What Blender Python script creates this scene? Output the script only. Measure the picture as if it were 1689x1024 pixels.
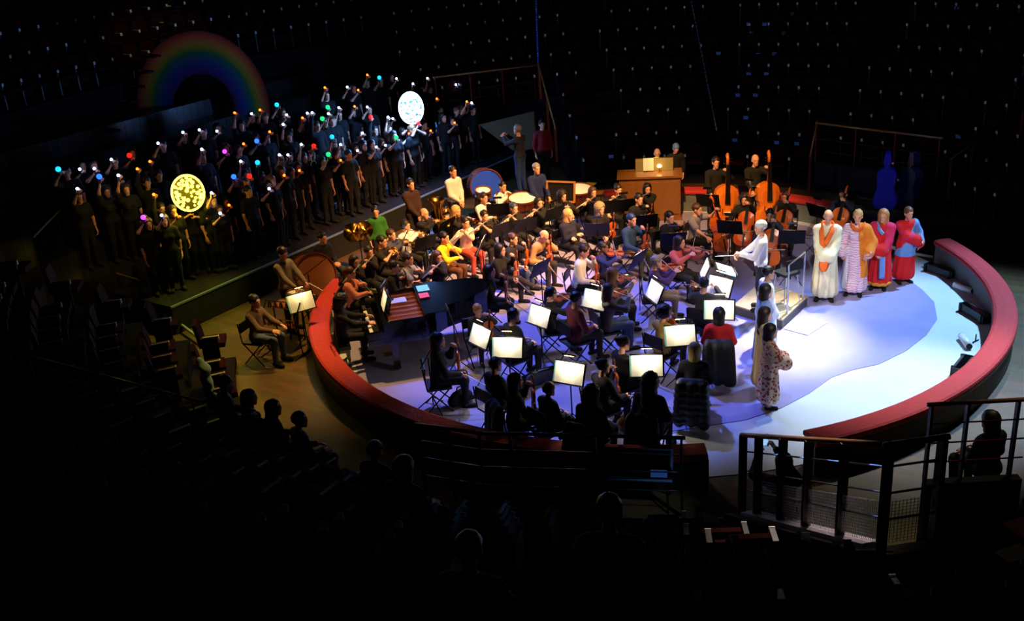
import bpy, math, random
import numpy as np
from mathutils import Vector, Matrix
random.seed(7)
for o in list(bpy.data.objects): bpy.data.objects.remove(o)
SC = bpy.context.scene
COL = SC.collection
PI = math.pi
# ------------------------------------------------------------------ camera
F_PX, PITCH, YAW, ROLL = 1700.0, .39771, -.14163, -.07596
CAM = np.array([0, -18.738, 7.963])
FW = np.array([math.sin(YAW)*math.cos(PITCH), math.cos(YAW)*math.cos(PITCH), -math.sin(PITCH)])
_r = np.array([math.cos(YAW), -math.sin(YAW), 0.]); _u = np.cross(_r, FW)
RT = _r*math.cos(ROLL)+_u*math.sin(ROLL); UP = -_r*math.sin(ROLL)+_u*math.cos(ROLL)
cam = bpy.data.cameras.new('camera'); co = bpy.data.objects.new('camera', cam); COL.objects.link(co)
cam.sensor_width = 36; cam.lens = F_PX/1689*36; cam.clip_end = 200; cam.clip_start = .1
M = Matrix(((RT[0], UP[0], -FW[0], CAM[0]), (RT[1], UP[1], -FW[1], CAM[1]), (RT[2], UP[2], -FW[2], CAM[2]), (0, 0, 0, 1)))
co.matrix_world = M
SC.camera = co
def ray(x, y): return FW+RT*(x-844.5)/F_PX-UP*(y-512)/F_PX
def at(x, y, z=0.):
    d = ray(x, y); return CAM+d*((z-CAM[2])/d[2])
# ------------------------------------------------------------------ world, lamps, exposure
SC.view_settings.view_transform = 'Standard'; SC.view_settings.look = 'None'
SC.view_settings.exposure = 0; SC.view_settings.gamma = 1; SC.view_settings.use_curve_mapping = False
w = bpy.data.worlds.new('dark_hall'); SC.world = w; w.use_nodes = True
w.node_tree.nodes['Background'].inputs[0].default_value = (.75, .7, 1, 1)
w.node_tree.nodes['Background'].inputs[1].default_value = .0011
def spot(name, loc, aim, power, col, deg, blend=.5, size=.25):
    l = bpy.data.lights.new(name, 'SPOT'); l.energy = power; l.color = col; l.spot_size = math.radians(deg); l.spot_blend = blend; l.shadow_soft_size = size
    o = bpy.data.objects.new(name, l); COL.objects.link(o); o.location = loc
    o.rotation_euler = (Vector(aim)-Vector(loc)).to_track_quat('-Z', 'Y').to_euler()
    return o
spot('key_spot', (5.5, 3.5, 13), (2.3, -1.6, 0), 27000, (1, .94, .84), 14.5, 1.)
spot('front_spot', (5.5, -15, 11.5), (3.9, .5, 1.0), 7000, (1, .93, .82), 11.5, .6)
spot('kids_spot', (7.5, -13, 11), (1.8, -2.6, .8), 5200, (1, .90, .78), 9, .7)
spot('conductor_spot', (-5.5, -8, 11), (2.0, -.6, 1.3), 5200, (1, .88, .7), 9, .7)
spot('blue_wash', (-3.5, 4, 13.5), (-1.2, -1.5, 0), 11500, (.12, .20, 1), 31, .4)
spot('blue_wash_right', (11, 3.5, 12), (5.3, -1.5, 0), 17000, (.30, .58, 1), 31, .8)
spot('white_wash_right', (7.5, 2, 13), (3.9, -4.0, 0), 9000, (.92, .96, 1), 20, .9)
spot('lavender_wash', (3, 5, 13), (1.8, -1.6, 0), 1400, (.66, .60, 1), 30, .8)
spot('amber_wash', (2.5, -2.0, 12.5), (-3.5, 3.0, .8), 25000, (1, .50, .17), 31, .7)
spot('amber_side', (8.5, -5, 9.5), (-2.6, 1.8, .7), 9500, (1, .52, .18), 16, .8)
spot('amber_left', (-4.5, 1.5, 12), (-5.4, -1.3, .5), 5600, (1, .55, .14), 32, .8)
spot('amber_back', (-.6, -5, 13), (1.3, 4.7, .9), 15000, (1, .52, .18), 19, .7)
spot('amber_strings', (6, -5, 12.5), (-.7, 1.4, .8), 5000, (1, .66, .38), 22, .8)
spot('yellow_aisle', (-3, -1.5, 11), (-7.2, -3.6, 0), 1700, (1, .70, .14), 21, .8)
spot('aisle_right', (9.5, 1, 11), (7.4, -3.8, 0), 1500, (1, .82, .22), 26, .8)
spot('entrance_light', (4.6, -2.5, 11.5), (2.8, -7.6, .2), 1100, (.8, .85, .45), 14, .9)
spot('rail_fill', (3.5, -5, 11), (1.55, -10.2, 3.4), 3600, (1, .85, .75), 11, .7)  # added spot to brighten the near handrail
spot('rail_fill_right', (8, -3, 11), (4.6, -7.4, 2.2), 900, (1, .8, .5), 12, .7)  # added spot, brightens the right-hand handrail
spot('case_light', (9.5, 0, 9), (5.7, 5.9, .7), 1500, (.15, .3, 1), 10, .7)  # added blue spot so the cello case shows up
spot('monitor_fill', (5, -13, 10), (.3, -7.3, .6), 1500, (.35, .55, 1), 6, .6)  # extra blue spot added to make the monitor frame glint
spot('yellow_floor', (-5, 2, 11), (-8.9, -.4, .2), 4500, (.85, .85, .08), 15, .8)
spot('passage_amber', (-6, -3, 10), (-11.4, 1.0, .6), 900, (1, .6, .2), 14, .8)
spot('choir_dim', (7, -4, 11), (-8.5, 4.5, 2), 28, (1, .62, .38), 44, .8)
# ------------------------------------------------------------------ materials
MATS = {}
def lin(c):
    return tuple(((v+.055)/1.055)**2.4 if v > .04045 else v/12.92 for v in c)
def mat(name, rgb, rough=.6, metal=0., var=.15, scale=9., bump=0., emit=0., coat=0., trans=0.):
    "procedural surface: sRGB colour 0-1 broken up by noise"
    if name in MATS: return MATS[name]
    m = bpy.data.materials.new(name); m.use_nodes = True; nt = m.node_tree; b = nt.nodes['Principled BSDF']
    c = lin(rgb)
    b.inputs['Roughness'].default_value = rough; b.inputs['Metallic'].default_value = metal
    if coat: b.inputs['Coat Weight'].default_value = coat
    if trans: b.inputs['Transmission Weight'].default_value = trans
    if emit:
        b.inputs['Emission Color'].default_value = (*c, 1); b.inputs['Emission Strength'].default_value = emit
    tc = nt.nodes.new('ShaderNodeTexCoord'); n = nt.nodes.new('ShaderNodeTexNoise'); n.inputs['Scale'].default_value = scale; n.inputs['Detail'].default_value = 3
    nt.links.new(tc.outputs['Object'], n.inputs['Vector'])
    mx = nt.nodes.new('ShaderNodeMix'); mx.data_type = 'RGBA'
    mx.inputs[6].default_value = (*[v*(1-var) for v in c], 1); mx.inputs[7].default_value = (*[min(1, v*(1+var)) for v in c], 1)
    nt.links.new(n.outputs['Fac'], mx.inputs[0]); nt.links.new(mx.outputs[2], b.inputs['Base Color'])
    if bump:
        bp = nt.nodes.new('ShaderNodeBump'); bp.inputs['Strength'].default_value = bump; bp.inputs['Distance'].default_value = .02
        nt.links.new(n.outputs['Fac'], bp.inputs['Height']); nt.links.new(bp.outputs['Normal'], b.inputs['Normal'])
    MATS[name] = m; return m
def colmat(kind, rgb, **k):
    return mat('%s_%02x%02x%02x' % ((kind,)+tuple(int(v*255) for v in rgb)), rgb, **k)
def stretch(m, s):
    nt = m.node_tree; tc = nt.nodes['Texture Coordinate']; n = nt.nodes['Noise Texture']
    mp = nt.nodes.new('ShaderNodeMapping'); mp.inputs['Scale'].default_value = s
    nt.links.new(tc.outputs['Object'], mp.inputs['Vector']); nt.links.new(mp.outputs['Vector'], n.inputs['Vector']); return m
BLACKMETAL = mat('black_metal', (.07, .07, .08), .35, .6)
CHROME = mat('chrome', (.75, .75, .78), .22, 1.)
SILVER = mat('silver', (.92, .92, .95), .28, .85)
BRASS = mat('brass', (.88, .64, .26), .22, 1.)
PAPER = mat('paper', (.97, .96, .92), .8, var=.03)
PAPERT = mat('paper_cyan', (.55, .88, .88), .8, var=.05)
GLOSSBLACK = mat('black_lacquer', (.03, .03, .035), .12, coat=.5)
BLACKCLOTH = mat('black_cloth', (.06, .06, .07), .85, bump=.3)
VARNISH = stretch(mat('violin_varnish', (.66, .30, .10), .28, var=.3, scale=14, coat=.3), (6, 1, 1))
CELLOV = stretch(mat('cello_varnish', (.78, .34, .10), .26, var=.3, scale=8, coat=.4), (6, 1, 1))
BASSV = stretch(mat('bass_varnish', (.85, .45, .13), .26, var=.3, scale=6, coat=.4), (6, 1, 1))
EBONY = mat('ebony', (.06, .05, .05), .3)
BOWWOOD = mat('bow_wood', (.40, .18, .08), .35); BOWHAIR = mat('bow_hair', (.9, .88, .8), .6)
OAK = stretch(mat('organ_oak', (.54, .35, .15), .35, var=.35, scale=5, coat=.2), (8, 8, 1))
BLACKPLASTIC = mat('black_plastic', (.06, .06, .065), .45)
IVORY = mat('ivory', (.95, .93, .86), .3); GOLDPLATE = mat('gold_plate', (.80, .48, .16), .35, .8)
WHITEPLASTIC = mat('white_plastic', (.93, .94, .95), .35)
REDTOP = mat('curb_red_velvet', (.74, .18, .19), .8, var=.18, scale=14, bump=.5)
RUBBER = mat('rubber', (.03, .03, .03), .8)
RAILRED = mat('rail_red_paint', (.36, .04, .05), .4)
RAILDARK = mat('rail_dark_paint', (.09, .06, .06), .4)
WOODRAIL = stretch(mat('rail_wood', (.68, .47, .27), .4, var=.3, scale=8), (1, 9, 9))
STEELROD = mat('steel_rod', (.70, .68, .72), .3, .9)
SEATVELVET = mat('seat_velvet', (.17, .02, .03), .8, bump=.3); ARMCAP = mat('armrest_cap', (.34, .33, .32), .4); ARMEND = mat('armrest_end', (.88, .88, .86), .5)
MATS['seat_velvet'].node_tree.nodes['Principled BSDF'].inputs['Specular IOR Level'].default_value = .05
DENIM = (.20, .27, .42)
# ------------------------------------------------------------------ scene helpers
def put(name, mesh, parent=None, m=None, loc=None, rz=None):
    o = bpy.data.objects.new(name, mesh); COL.objects.link(o)
    if parent is not None: o.parent = parent
    if m is not None: mesh.materials.clear(); mesh.materials.append(m)
    if loc is not None: o.location = loc
    if rz is not None: o.rotation_euler = (0, 0, rz)
    return o
def tag(o, label, cat, group=None):
    o['label'] = label; o['category'] = cat
    if group: o['group'] = group
    return o
def empty(name, loc=(0, 0, 0), rz=0., label=None, cat=None, group=None):
    o = bpy.data.objects.new(name, None); COL.objects.link(o); o.location = loc; o.rotation_euler = (0, 0, rz); o.empty_display_size = .1
    if label: tag(o, label, cat, group)
    return o
def struct(o): o['kind'] = 'structure'; return o
def stuff(o): o['kind'] = 'stuff'; return o
def pymesh(name, V, Fc, mats=(), midx=None, smooth=False):
    me = bpy.data.meshes.new(name)
    me.from_pydata(V.tolist() if hasattr(V, 'tolist') else V, [], Fc.tolist() if hasattr(Fc, 'tolist') else Fc)
    for m in mats: me.materials.append(m)
    if midx is not None: me.polygons.foreach_set('material_index', np.asarray(midx, dtype=np.int32))
    if smooth: me.polygons.foreach_set('use_smooth', np.ones(len(me.polygons), dtype=bool))
    me.update(); return me
def clone(o, parent=None):
    c = o.copy(); COL.objects.link(c); c.parent = parent
    for ch in o.children: clone(ch, c)
    return c
def frame(p, ydir, up=(0, 0, 1)):
    "matrix at p: local Y along ydir, local Z near up"
    y = Vector(ydir).normalized(); x = y.cross(Vector(up))
    if x.length < 1e-4: x = y.cross(Vector((1, 0, 0)))
    x.normalize(); z = x.cross(y)
    return Matrix(((x.x, y.x, z.x, p[0]), (x.y, y.y, z.y, p[1]), (x.z, y.z, z.z, p[2]), (0, 0, 0, 1)))
def head_rz(d): return math.atan2(-d[0], d[1])
class MB:
    "collects solids; build() links them as one mesh"
    def __init__(s): s.v = []; s.f = []
    def add(s, V, Fc):
        n = len(s.v); s.v += [tuple(p) for p in V]; s.f += [tuple(i+n for i in q) for q in Fc]; return s
    def box(s, c, d, rz=0., rx=0., ry=0.):
        R = Matrix.Rotation(rz, 3, 'Z') @ Matrix.Rotation(ry, 3, 'Y') @ Matrix.Rotation(rx, 3, 'X')
        V = [Vector(c)+R @ Vector((sx*d[0]/2, sy*d[1]/2, sz*d[2]/2)) for sz in (-1, 1) for sy in (-1, 1) for sx in (-1, 1)]
        return s.add(V, [(0, 2, 3, 1), (4, 5, 7, 6), (0, 1, 5, 4), (2, 6, 7, 3), (0, 4, 6, 2), (1, 3, 7, 5)])
    def tube(s, pts, r, n=8, cap=True):
        pts = [Vector(p) for p in pts]; rs = r if isinstance(r, (list, tuple)) else [r]*len(pts)
        V = []; Fc = []; prevx = None
        for i, p in enumerate(pts):
            t = (pts[min(i+1, len(pts)-1)]-pts[max(i-1, 0)])
            if t.length < 1e-9: t = Vector((0, 0, 1))
            t.normalize()
            x = prevx-t*prevx.dot(t) if prevx is not None else t.orthogonal()
            if x.length < 1e-5: x = t.orthogonal()
            x.normalize(); y = t.cross(x); prevx = x
            for k in range(n):
                a = 2*PI*k/n; V.append(p+(x*math.cos(a)+y*math.sin(a))*rs[i])
        for i in range(len(pts)-1):
            for k in range(n):
                Fc.append((i*n+k, i*n+(k+1) % n, (i+1)*n+(k+1) % n, (i+1)*n+k))
        if cap:
            Fc.append(tuple(reversed(range(n)))); Fc.append(tuple((len(pts)-1)*n+k for k in range(n)))
        return s.add(V, Fc)
    def lathe(s, prof, n=24, c=(0, 0, 0), mtx=None):
        "prof: (radius, z) rows about local Z"
        V = []; Fc = []
        for (r, z) in prof:
            for k in range(n):
                a = 2*PI*k/n; p = Vector((r*math.cos(a), r*math.sin(a), z))
                V.append((mtx @ p if mtx else p)+Vector(c))
        for i in range(len(prof)-1):
            for k in range(n):
                Fc.append((i*n+k, i*n+(k+1) % n, (i+1)*n+(k+1) % n, (i+1)*n+k))
        return s.add(V, Fc)
    def prism(s, poly, z0, z1, mtx=None):
        n = len(poly); V = [Vector((x, y, z)) for z in (z0, z1) for (x, y) in poly]
        if mtx: V = [mtx @ v for v in V]
        Fc = [tuple(reversed(range(n))), tuple(range(n, 2*n))]+[(i, (i+1) % n, n+(i+1) % n, n+i) for i in range(n)]
        return s.add(V, Fc)
    def arc(s, r0, r1, z0, z1, a0, a1, n):
        "solid sector ring between angles (radians)"
        V = []; Fc = []
        for i in range(n+1):
            a = a0+(a1-a0)*i/n; c, d = math.cos(a), math.sin(a)
            V += [(r0*c, r0*d, z0), (r1*c, r1*d, z0), (r1*c, r1*d, z1), (r0*c, r0*d, z1)]
        for i in range(n):
            b = i*4
            for k in range(4): Fc.append((b+k, b+(k+1) % 4, b+4+(k+1) % 4, b+4+k))
        Fc += [(3, 2, 1, 0), (n*4, n*4+1, n*4+2, n*4+3)]
        return s.add(V, Fc)
    def mesh(s, name, m=None, smooth=False):
        return pymesh(name, s.v, s.f, [m] if m else [], None, smooth)
    def build(s, name, m, parent=None, smooth=False, loc=None, rz=None):
        return put(name, s.mesh(name, m, smooth), parent, None, loc, rz)
def place(proto_meshes, root_name, mtx, label, cat, group=None):
    "instance a thing from a list of (part name, mesh, subparts) at matrix mtx"
    e = empty(root_name, label=label, cat=cat, group=group); e.matrix_world = mtx
    for (n, me, *sub) in proto_meshes:
        p = put(n, me, e)
        for (sn, sm) in (sub[0] if sub else ()): put(sn, sm, p)
    return e
# ------------------------------------------------------------------ implicit surfaces -> one continuous mesh
def surfnet(Fd, o, h):
    S = Fd < 0; nx, ny, nz = Fd.shape
    cs = (nx-1, ny-1, nz-1); P = np.zeros(cs+(3,)); N = np.zeros(cs)
    sl = lambda d, n: slice(d, n-1+d)
    for ax in range(3):
        oth = [a for a in range(3) if a != ax]
        for da in (0, 1):
            for db in (0, 1):
                d0 = [0, 0, 0]; d0[oth[0]] = da; d0[oth[1]] = db; d1 = list(d0); d1[ax] = 1
                A = Fd[sl(d0[0], nx), sl(d0[1], ny), sl(d0[2], nz)]; B = Fd[sl(d1[0], nx), sl(d1[1], ny), sl(d1[2], nz)]
                m = (A < 0) != (B < 0)
                t = np.where(m, A/np.where(m, A-B, 1), 0)
                N += m
                P[..., ax] += np.where(m, t, 0); P[..., oth[0]] += m*da; P[..., oth[1]] += m*db
    act = N > 0; I = np.full(cs, -1); I[act] = np.arange(act.sum())
    ijk = np.argwhere(act); V = (ijk+P[act]/N[act][:, None])*h+o
    Q = []
    for ax in range(3):
        b, c = [(1, 2), (2, 0), (0, 1)][ax]
        A = S[tuple(slice(0, -1) if a == ax else slice(1, -1) for a in range(3))]
        B = S[tuple(slice(1, None) if a == ax else slice(1, -1) for a in range(3))]
        e = np.argwhere(A != B)
        if not len(e): continue
        fl = A[tuple(e.T)]
        e = e.copy(); e[:, b] += 1; e[:, c] += 1
        def cell(db, dc):
            q = e.copy(); q[:, b] += db; q[:, c] += dc; return I[tuple(q.T)]
        q = np.stack([cell(-1, -1), cell(0, -1), cell(0, 0), cell(-1, 0)], 1)
        q = np.where(fl[:, None], q, q[:, ::-1]); Q.append(q)
    return V, np.concatenate(Q)
def sd_cap(P, a, b, ra, rb, n=None, q=1.):
    a = np.asarray(a, float); b = np.asarray(b, float); ba = b-a; pa = P-a
    L = ba@ba
    t = np.clip(pa@ba/L, 0, 1) if L > 1e-12 else np.zeros(len(P))
    d = pa-t[:, None]*ba
    if n is not None:
        n = np.asarray(n, float); d = d+((d@n)*(q-1))[:, None]*n
    return np.sqrt((d*d).sum(1))-(ra+(rb-ra)*t)
def sd_ell(P, c, r):
    p = P-np.asarray(c, float); r = np.asarray(r, float)
    k0 = np.sqrt(((p/r)**2).sum(1)); k1 = np.sqrt(((p/(r*r))**2).sum(1))+1e-9
    return k0*(k0-1)/k1
def grid(lo, hi, h):
    lo = np.asarray(lo)-2*h; hi = np.asarray(hi)+2*h
    n = np.ceil((hi-lo)/h).astype(int)+1
    g = np.stack(np.meshgrid(*[lo[i]+h*np.arange(n[i]) for i in range(3)], indexing='ij'), -1)
    return g.reshape(-1, 3), tuple(n), lo
def blend(prims, h, k=.014, infl=0., noise=None, cut=None):
    "prims: (a,b,ra,rb[,n,q]); returns V,F of the smooth union"
    lo = np.min([np.minimum(p[0], p[1])-max(p[2], p[3]) for p in prims], 0)-infl-.01
    hi = np.max([np.maximum(p[0], p[1])+max(p[2], p[3]) for p in prims], 0)+infl+.01
    P, n, o = grid(lo, hi, h)
    acc = np.zeros(len(P))
    for p in prims:
        d = sd_cap(P, *p)
        acc += np.exp(-np.clip(d, -.25, .5)/k)
    Fd = -k*np.log(acc+1e-30)-infl
    if noise is not None: Fd = Fd+noise(P)
    if cut is not None: Fd = np.maximum(Fd, cut(P))
    return surfnet(Fd.reshape(n), o, h)
# ------------------------------------------------------------------ people
SKIN = [mat('skin_fair', (.86, .62, .50), .55, var=.06, scale=20), mat('skin_tan', (.74, .50, .37), .55, var=.06, scale=20), mat('skin_brown', (.48, .30, .21), .55, var=.06, scale=20)]
EYE = mat('eye', (.08, .05, .04), .2); LIP = mat('lip', (.66, .30, .27), .5)
def _head():
    P, n, o = grid((-.1, -.12, -.135), (.1, .13, .135), .0125)
    k = .012; acc = 0
    D = [sd_ell(P, (0, -.012, .03), (.074, .095, .09)), sd_ell(P, (0, .018, -.03), (.06, .074, .086)), sd_cap(P, (-.012, .06, -.1), (.012, .06, -.1), .027, .027),
         sd_cap(P, (0, .084, .008), (0, .097, -.028), .008, .0125), sd_cap(P, (-.036, .078, .026), (.036, .078, .026), .013, .013),
         sd_ell(P, (-.077, -.008, -.01), (.012, .022, .032)), sd_ell(P, (.077, -.008, -.01), (.012, .022, .032)),
         sd_cap(P, (-.018, .08, -.064), (.018, .08, -.064), .012, .012)]
    for d in D: acc = acc+np.exp(-np.clip(d, -.2, .4)/(k*.6))
    Fd = -k*.6*np.log(acc+1e-30)
    for sx in (-1, 1): Fd = np.maximum(Fd, -(np.sqrt(((P-np.array([sx*.031, .101, .003]))**2).sum(1))-.017))
    return surfnet(Fd.reshape(n), o, .0125)
def ball(c, r, n=8, m=6):
    V = []; Fc = []
    for i in range(m+1):
        t = PI*i/m
        for k in range(n):
            a = 2*PI*k/n; V.append((c[0]+r[0]*math.sin(t)*math.cos(a), c[1]+r[1]*math.sin(t)*math.sin(a), c[2]+r[2]*math.cos(t)))
    for i in range(m):
        for k in range(n): Fc.append((i*n+k, (i+1)*n+k, (i+1)*n+(k+1) % n, i*n+(k+1) % n))
    return np.array(V), np.array(Fc)
HEAD = [(*_head(), 0)]
for sx in (-1, 1): HEAD.append((*ball((sx*.031, .082, .003), (.010, .008, .006)), 1))
HEAD.append((*ball((0, .0885, -.064), (.022, .0075, .008)), 2))
def _hand(curls):
    pr = [((-.022, .012, 0), (-.03, .078, 0), .016, .014), ((0, .01, 0), (0, .08, .002), .018, .015), ((.02, .012, 0), (.028, .076, 0), .016, .014), ((0, -.03, 0), (0, .02, 0), .022, .02)]
    for x, L in ((-.032, .78), (-.011, .95), (.011, 1.), (.031, .92)):
        p = np.array([x, .082, 0]); a = 0
        for i, l in enumerate((.036, .026, .02)):
            a += math.radians(curls[i]); q = p+np.array([x*.12*l/.036, math.cos(a)*l*L, -math.sin(a)*l*L]); r = .0095-.001*i
            pr.append((p, q, r, r-.001)); p = q
    p = np.array([.026, .03, -.004])
    for d, l, r in (((.75, .62, -.2), .035, .0115), ((.35, .85, -.35), .03, .010), ((.1, .9, -.4), .022, .009)):
        q = p+np.array(d)*l; pr.append((p, q, r, r-.001)); p = q
    return blend(pr, .0085, k=.004)
HANDS = {'relax': _hand((18, 22, 14)), 'grip': _hand((55, 70, 45))}
def _hair(style):
    h = .017
    P, n, o = grid((-.17, -.22, -.5), (.17, .14, .22), h)
    r = lambda a, b, k=.02: -k*np.log(np.exp(-np.clip(a, -.3, .5)/k)+np.exp(-np.clip(b, -.3, .5)/k))
    cap = sd_ell(P, (0, -.02, .042), (.086, .106, .096))
    face = sd_ell(P, (0, .125, -.05), (.090 if style in ('long', 'bob', 'big', 'curly') else .084, .128, .125 if style in ('long', 'bob', 'big', 'curly') else .112))
    low = -P[:, 2]-.06+.9*np.clip(P[:, 1]+.035, 0, .08)
    nz = lambda s, a: a*(np.sin(P[:, 0]*s)*np.sin(P[:, 1]*s+1)+np.sin(P[:, 2]*s+2)*np.sin(P[:, 0]*s*.7))
    if style == 'short': Fd = np.maximum(cap+nz(95, .005), low)
    elif style == 'cap': Fd = np.maximum(cap, low-.03)
    elif style == 'fringe': Fd = np.maximum(np.maximum(cap+.004, P[:, 2]-.02), np.maximum(low, P[:, 1]-.02))
    elif style == 'bob': Fd = np.maximum(r(cap, sd_cap(P, (0, -.03, .02), (0, -.045, -.11), .090, .092)), -P[:, 2]-.155)+.003*np.sin(np.arctan2(P[:, 0], P[:, 1]+.02)*15+P[:, 2]*10)
    elif style == 'long': Fd = r(r(cap, sd_cap(P, (0, -.04, 0), (0, -.085, -.30), .088, .085, (0, 1, 0), 1.6)), sd_cap(P, (0, -.035, .02), (0, -.05, -.12), .085, .092))+.0035*np.sin(np.arctan2(P[:, 0], P[:, 1]+.02)*17+P[:, 2]*14)
    elif style == 'bun': Fd = r(np.maximum(cap, low), sd_cap(P, (0, -.10, .09), (0, -.12, .10), .042, .042))
    elif style == 'pony': Fd = r(np.maximum(cap, low), sd_cap(P, (0, -.12, .04), (0, -.16, -.16), .034, .018))
    elif style == 'curly': Fd = r(cap-.022, sd_cap(P, (0, -.04, 0), (0, -.05, -.14), .098, .10))+nz(120, .008)
    elif style == 'big': Fd = r(cap-.03, sd_cap(P, (0, -.05, 0), (0, -.07, -.26), .11, .12))+nz(90, .008)
    elif style == 'afro': Fd = cap-.035+nz(110, .007)
    Fd = np.maximum(Fd, -face)
    return surfnet(Fd.reshape(n), o, h)
HAIRS = {}
def hair_mesh(style, rgb):
    k = (style, rgb)
    if k not in HAIRS:
        if style not in HAIRS: HAIRS[style] = _hair(style)
        V, Q = HAIRS[style]
        HAIRS[k] = pymesh('hair_'+style, V, Q, [colmat('hair', rgb, rough=.5, var=.3, scale=40)], None, True)
    return HAIRS[k]
BLK, DKB, BRN, LBR, BLD, GRY, WHT = (.05, .04, .04), (.13, .08, .06), (.26, .15, .09), (.42, .27, .15), (.80, .62, .36), (.50, .49, .48), (.86, .85, .83)
def ik(S, W, l1, l2, pole):
    S = np.array(S); W = np.array(W); d = W-S; L = np.linalg.norm(d)
    if L > (l1+l2)*.985: W = S+d/L*(l1+l2)*.985; d = W-S; L = np.linalg.norm(d)
    L = max(L, .09); u = d/L
    a = (l1*l1-l2*l2+L*L)/(2*L); hh = math.sqrt(max(l1*l1-a*a, 1e-6))
    pl = np.array(pole)-u*np.dot(pole, u); pl /= np.linalg.norm(pl)+1e-9
    return S+u*a+pl*hh, W
def rot_between(yd, zd):
    y = np.array(yd)/np.linalg.norm(yd); x = np.cross(y, zd); x /= np.linalg.norm(x)+1e-9
    return np.stack([x, y, np.cross(x, y)], 1)
HB = .031
def figure(kind='sit', H=1.7, lean=0., hy=0., hp=0., rw=None, lw=None, fem=False, sleeve='long', top=(.1, .1, .1), bottom=(.08, .08, .1), shoe=(.05, .05, .05),
           skin=0, hands='relax', rpole=None, lpole=None, robe=None, skirt=False, cross=False, fat=1., top_name='shirt', spread=.12, roll=0.):
    "meshes of one person: body (one mesh), clothing; facing local +Y, origin on the floor under the pelvis"
    s = H/1.72; X = np.array([1., 0, 0]); la = math.radians(lean)
    T = np.array([math.sin(roll), math.sin(la), math.cos(la)]); T /= np.linalg.norm(T); Fv = np.array([0, math.cos(la), -math.sin(la)])
    pel = np.array([0, 0, .45+.09*s]) if kind == 'sit' else np.array([0, 0, .93*s])
    q = lambda x, y, z: pel+(X*x+Fv*y+T*z)*s
    tor = [(q(-.07*fat, 0, 0), q(.07*fat, 0, 0), .105*s*fat, .105*s*fat, Fv, 1.1), (q(0, 0, .05), q(0, 0, .22), .125*s*fat, .113*s*fat, Fv, 1.25),
           (q(0, 0, .2), q(0, -.005, .37), .118*s*fat, .12*s, Fv, 1.3), (q(-.115, -.01, .425), q(.115, -.01, .425), .066*s, .066*s)]
    if fem: tor += [(q(sx*.062, .075, .30), q(sx*.062, .08, .315), .055*s, .05*s) for sx in (-1, 1)]
    neck = [(q(0, -.015, .46), q(0, .0, .6), .056*s, .05*s)]
    legs = []; feet = []
    for sx in (-1, 1):
        hip = q(sx*.085, 0, -.01)
        if kind == 'sit':
            kn = np.array([sx*spread*s, .42*s, .45+.06*s]); an = np.array([sx*(spread+.01)*s, .40*s, max(.08*s, .45+.06*s-.42*s)])
            if cross and sx > 0: kn = np.array([.03*s, .44*s, .45+.15*s]); an = np.array([-.14*s, .66*s, .45-.06*s])
            td = np.array([sx*.02, .15, -.03])
        else:
            kn = np.array([sx*(spread-.02)*s, .015*s, .5*s]); an = np.array([sx*spread*.9*s, -.02*s, .085*s]); td = np.array([sx*.025, .15, -.04])
        legs += [(hip, kn, .082*s*fat, .058*s), (kn, an, .056*s, .038*s)]
        feet += [(an+np.array([0, -.03, -.035])*s, an+np.array([td[0], td[1], -.045])*s, .036*s, .034*s)]
    arms = {}; ua = []; fa = []; wr = []
    for sx, w, pole in ((1, rw, rpole), (-1, lw, lpole)):
        S = q(sx*.172, -.01, .425)
        if w is None: w = np.array([sx*.13*s, .30*s, .45+.22*s]) if kind == 'sit' else np.array([sx*.225*s, .05*s, .80*s])
        if pole is None: pole = np.array([sx*.5, -.35, -.8])
        E_, W = ik(S, w, .285*s, .25*s, pole)
        ua.append((S, E_, .047*s, .038*s)); fa.append((E_, W, .039*s, .026*s)); wr.append((sx, E_, W))
    body = tor+neck+legs+feet+ua+fa
    V, Q = blend(body, HB, infl=-.002)
    Vs = [V]; Qs = [Q]; mi = [np.zeros(len(Q), int)]; n = len(V)
    # head
    hyr, hpr = math.radians(hy), math.radians(hp)
    hc = q(0, .025, .665)
    R = np.array(Matrix.Rotation(hyr, 3, 'Z') @ Matrix.Rotation(hpr-la*.4, 3, 'X'))
    hs = min(1.12, s**.45*1.02)
    for (v, f, m) in HEAD:
        Vs.append((v*hs)@R.T+hc); Qs.append(f+n); mi.append(np.full(len(f), m)); n += len(v)
    hd = hands if isinstance(hands, tuple) else (hands, hands)
    for (sx, E_, W), hn in zip(wr, hd):
        v, f = HANDS[hn]; v = v*s
        if sx < 0: v = v*np.array([-1, 1, 1]); f = f[:, ::-1]
        d = W-E_; d = d/np.linalg.norm(d)
        zd = np.array([sx*.5, -.2, .8]) if abs(d[2]) < .8 else np.array([sx*.9, .3, 0])
        if d[2] < -.8: pass
        Vs.append(v@rot_between(d, zd).T+W); Qs.append(f+n); mi.append(np.zeros(len(f), int)); n += len(v)
    out = {'tor': tor, 'ua': ua, 'fa': fa, 'sk': [(q(0, 0, .1), np.array([0, .0, .25]), .15*s, .215*s, np.array([0, 1, 0]), 1.15)], 's': s, 'head': hc, 'R': R, 'hs': hs, 'wr': {1: wr[0][2], -1: wr[1][2]}, 'q': q, 'pel': pel}
    out['body'] = pymesh('person_body', np.concatenate(Vs), np.concatenate(Qs), [SKIN[skin], EYE, LIP], np.concatenate(mi), True)
    # clothing
    def cloth(name, prims, infl, rgb, h=.032, noise=None, cut=None):
        v, f = blend(prims, h, infl=infl, noise=noise, k=.016, cut=cut)
        return (name, pymesh(name, v, f, [rgb if not isinstance(rgb, tuple) else colmat('cloth', rgb, rough=.9, var=.14, scale=30, bump=.25)], None, True))
    cl = []
    sl = list(ua)
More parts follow.
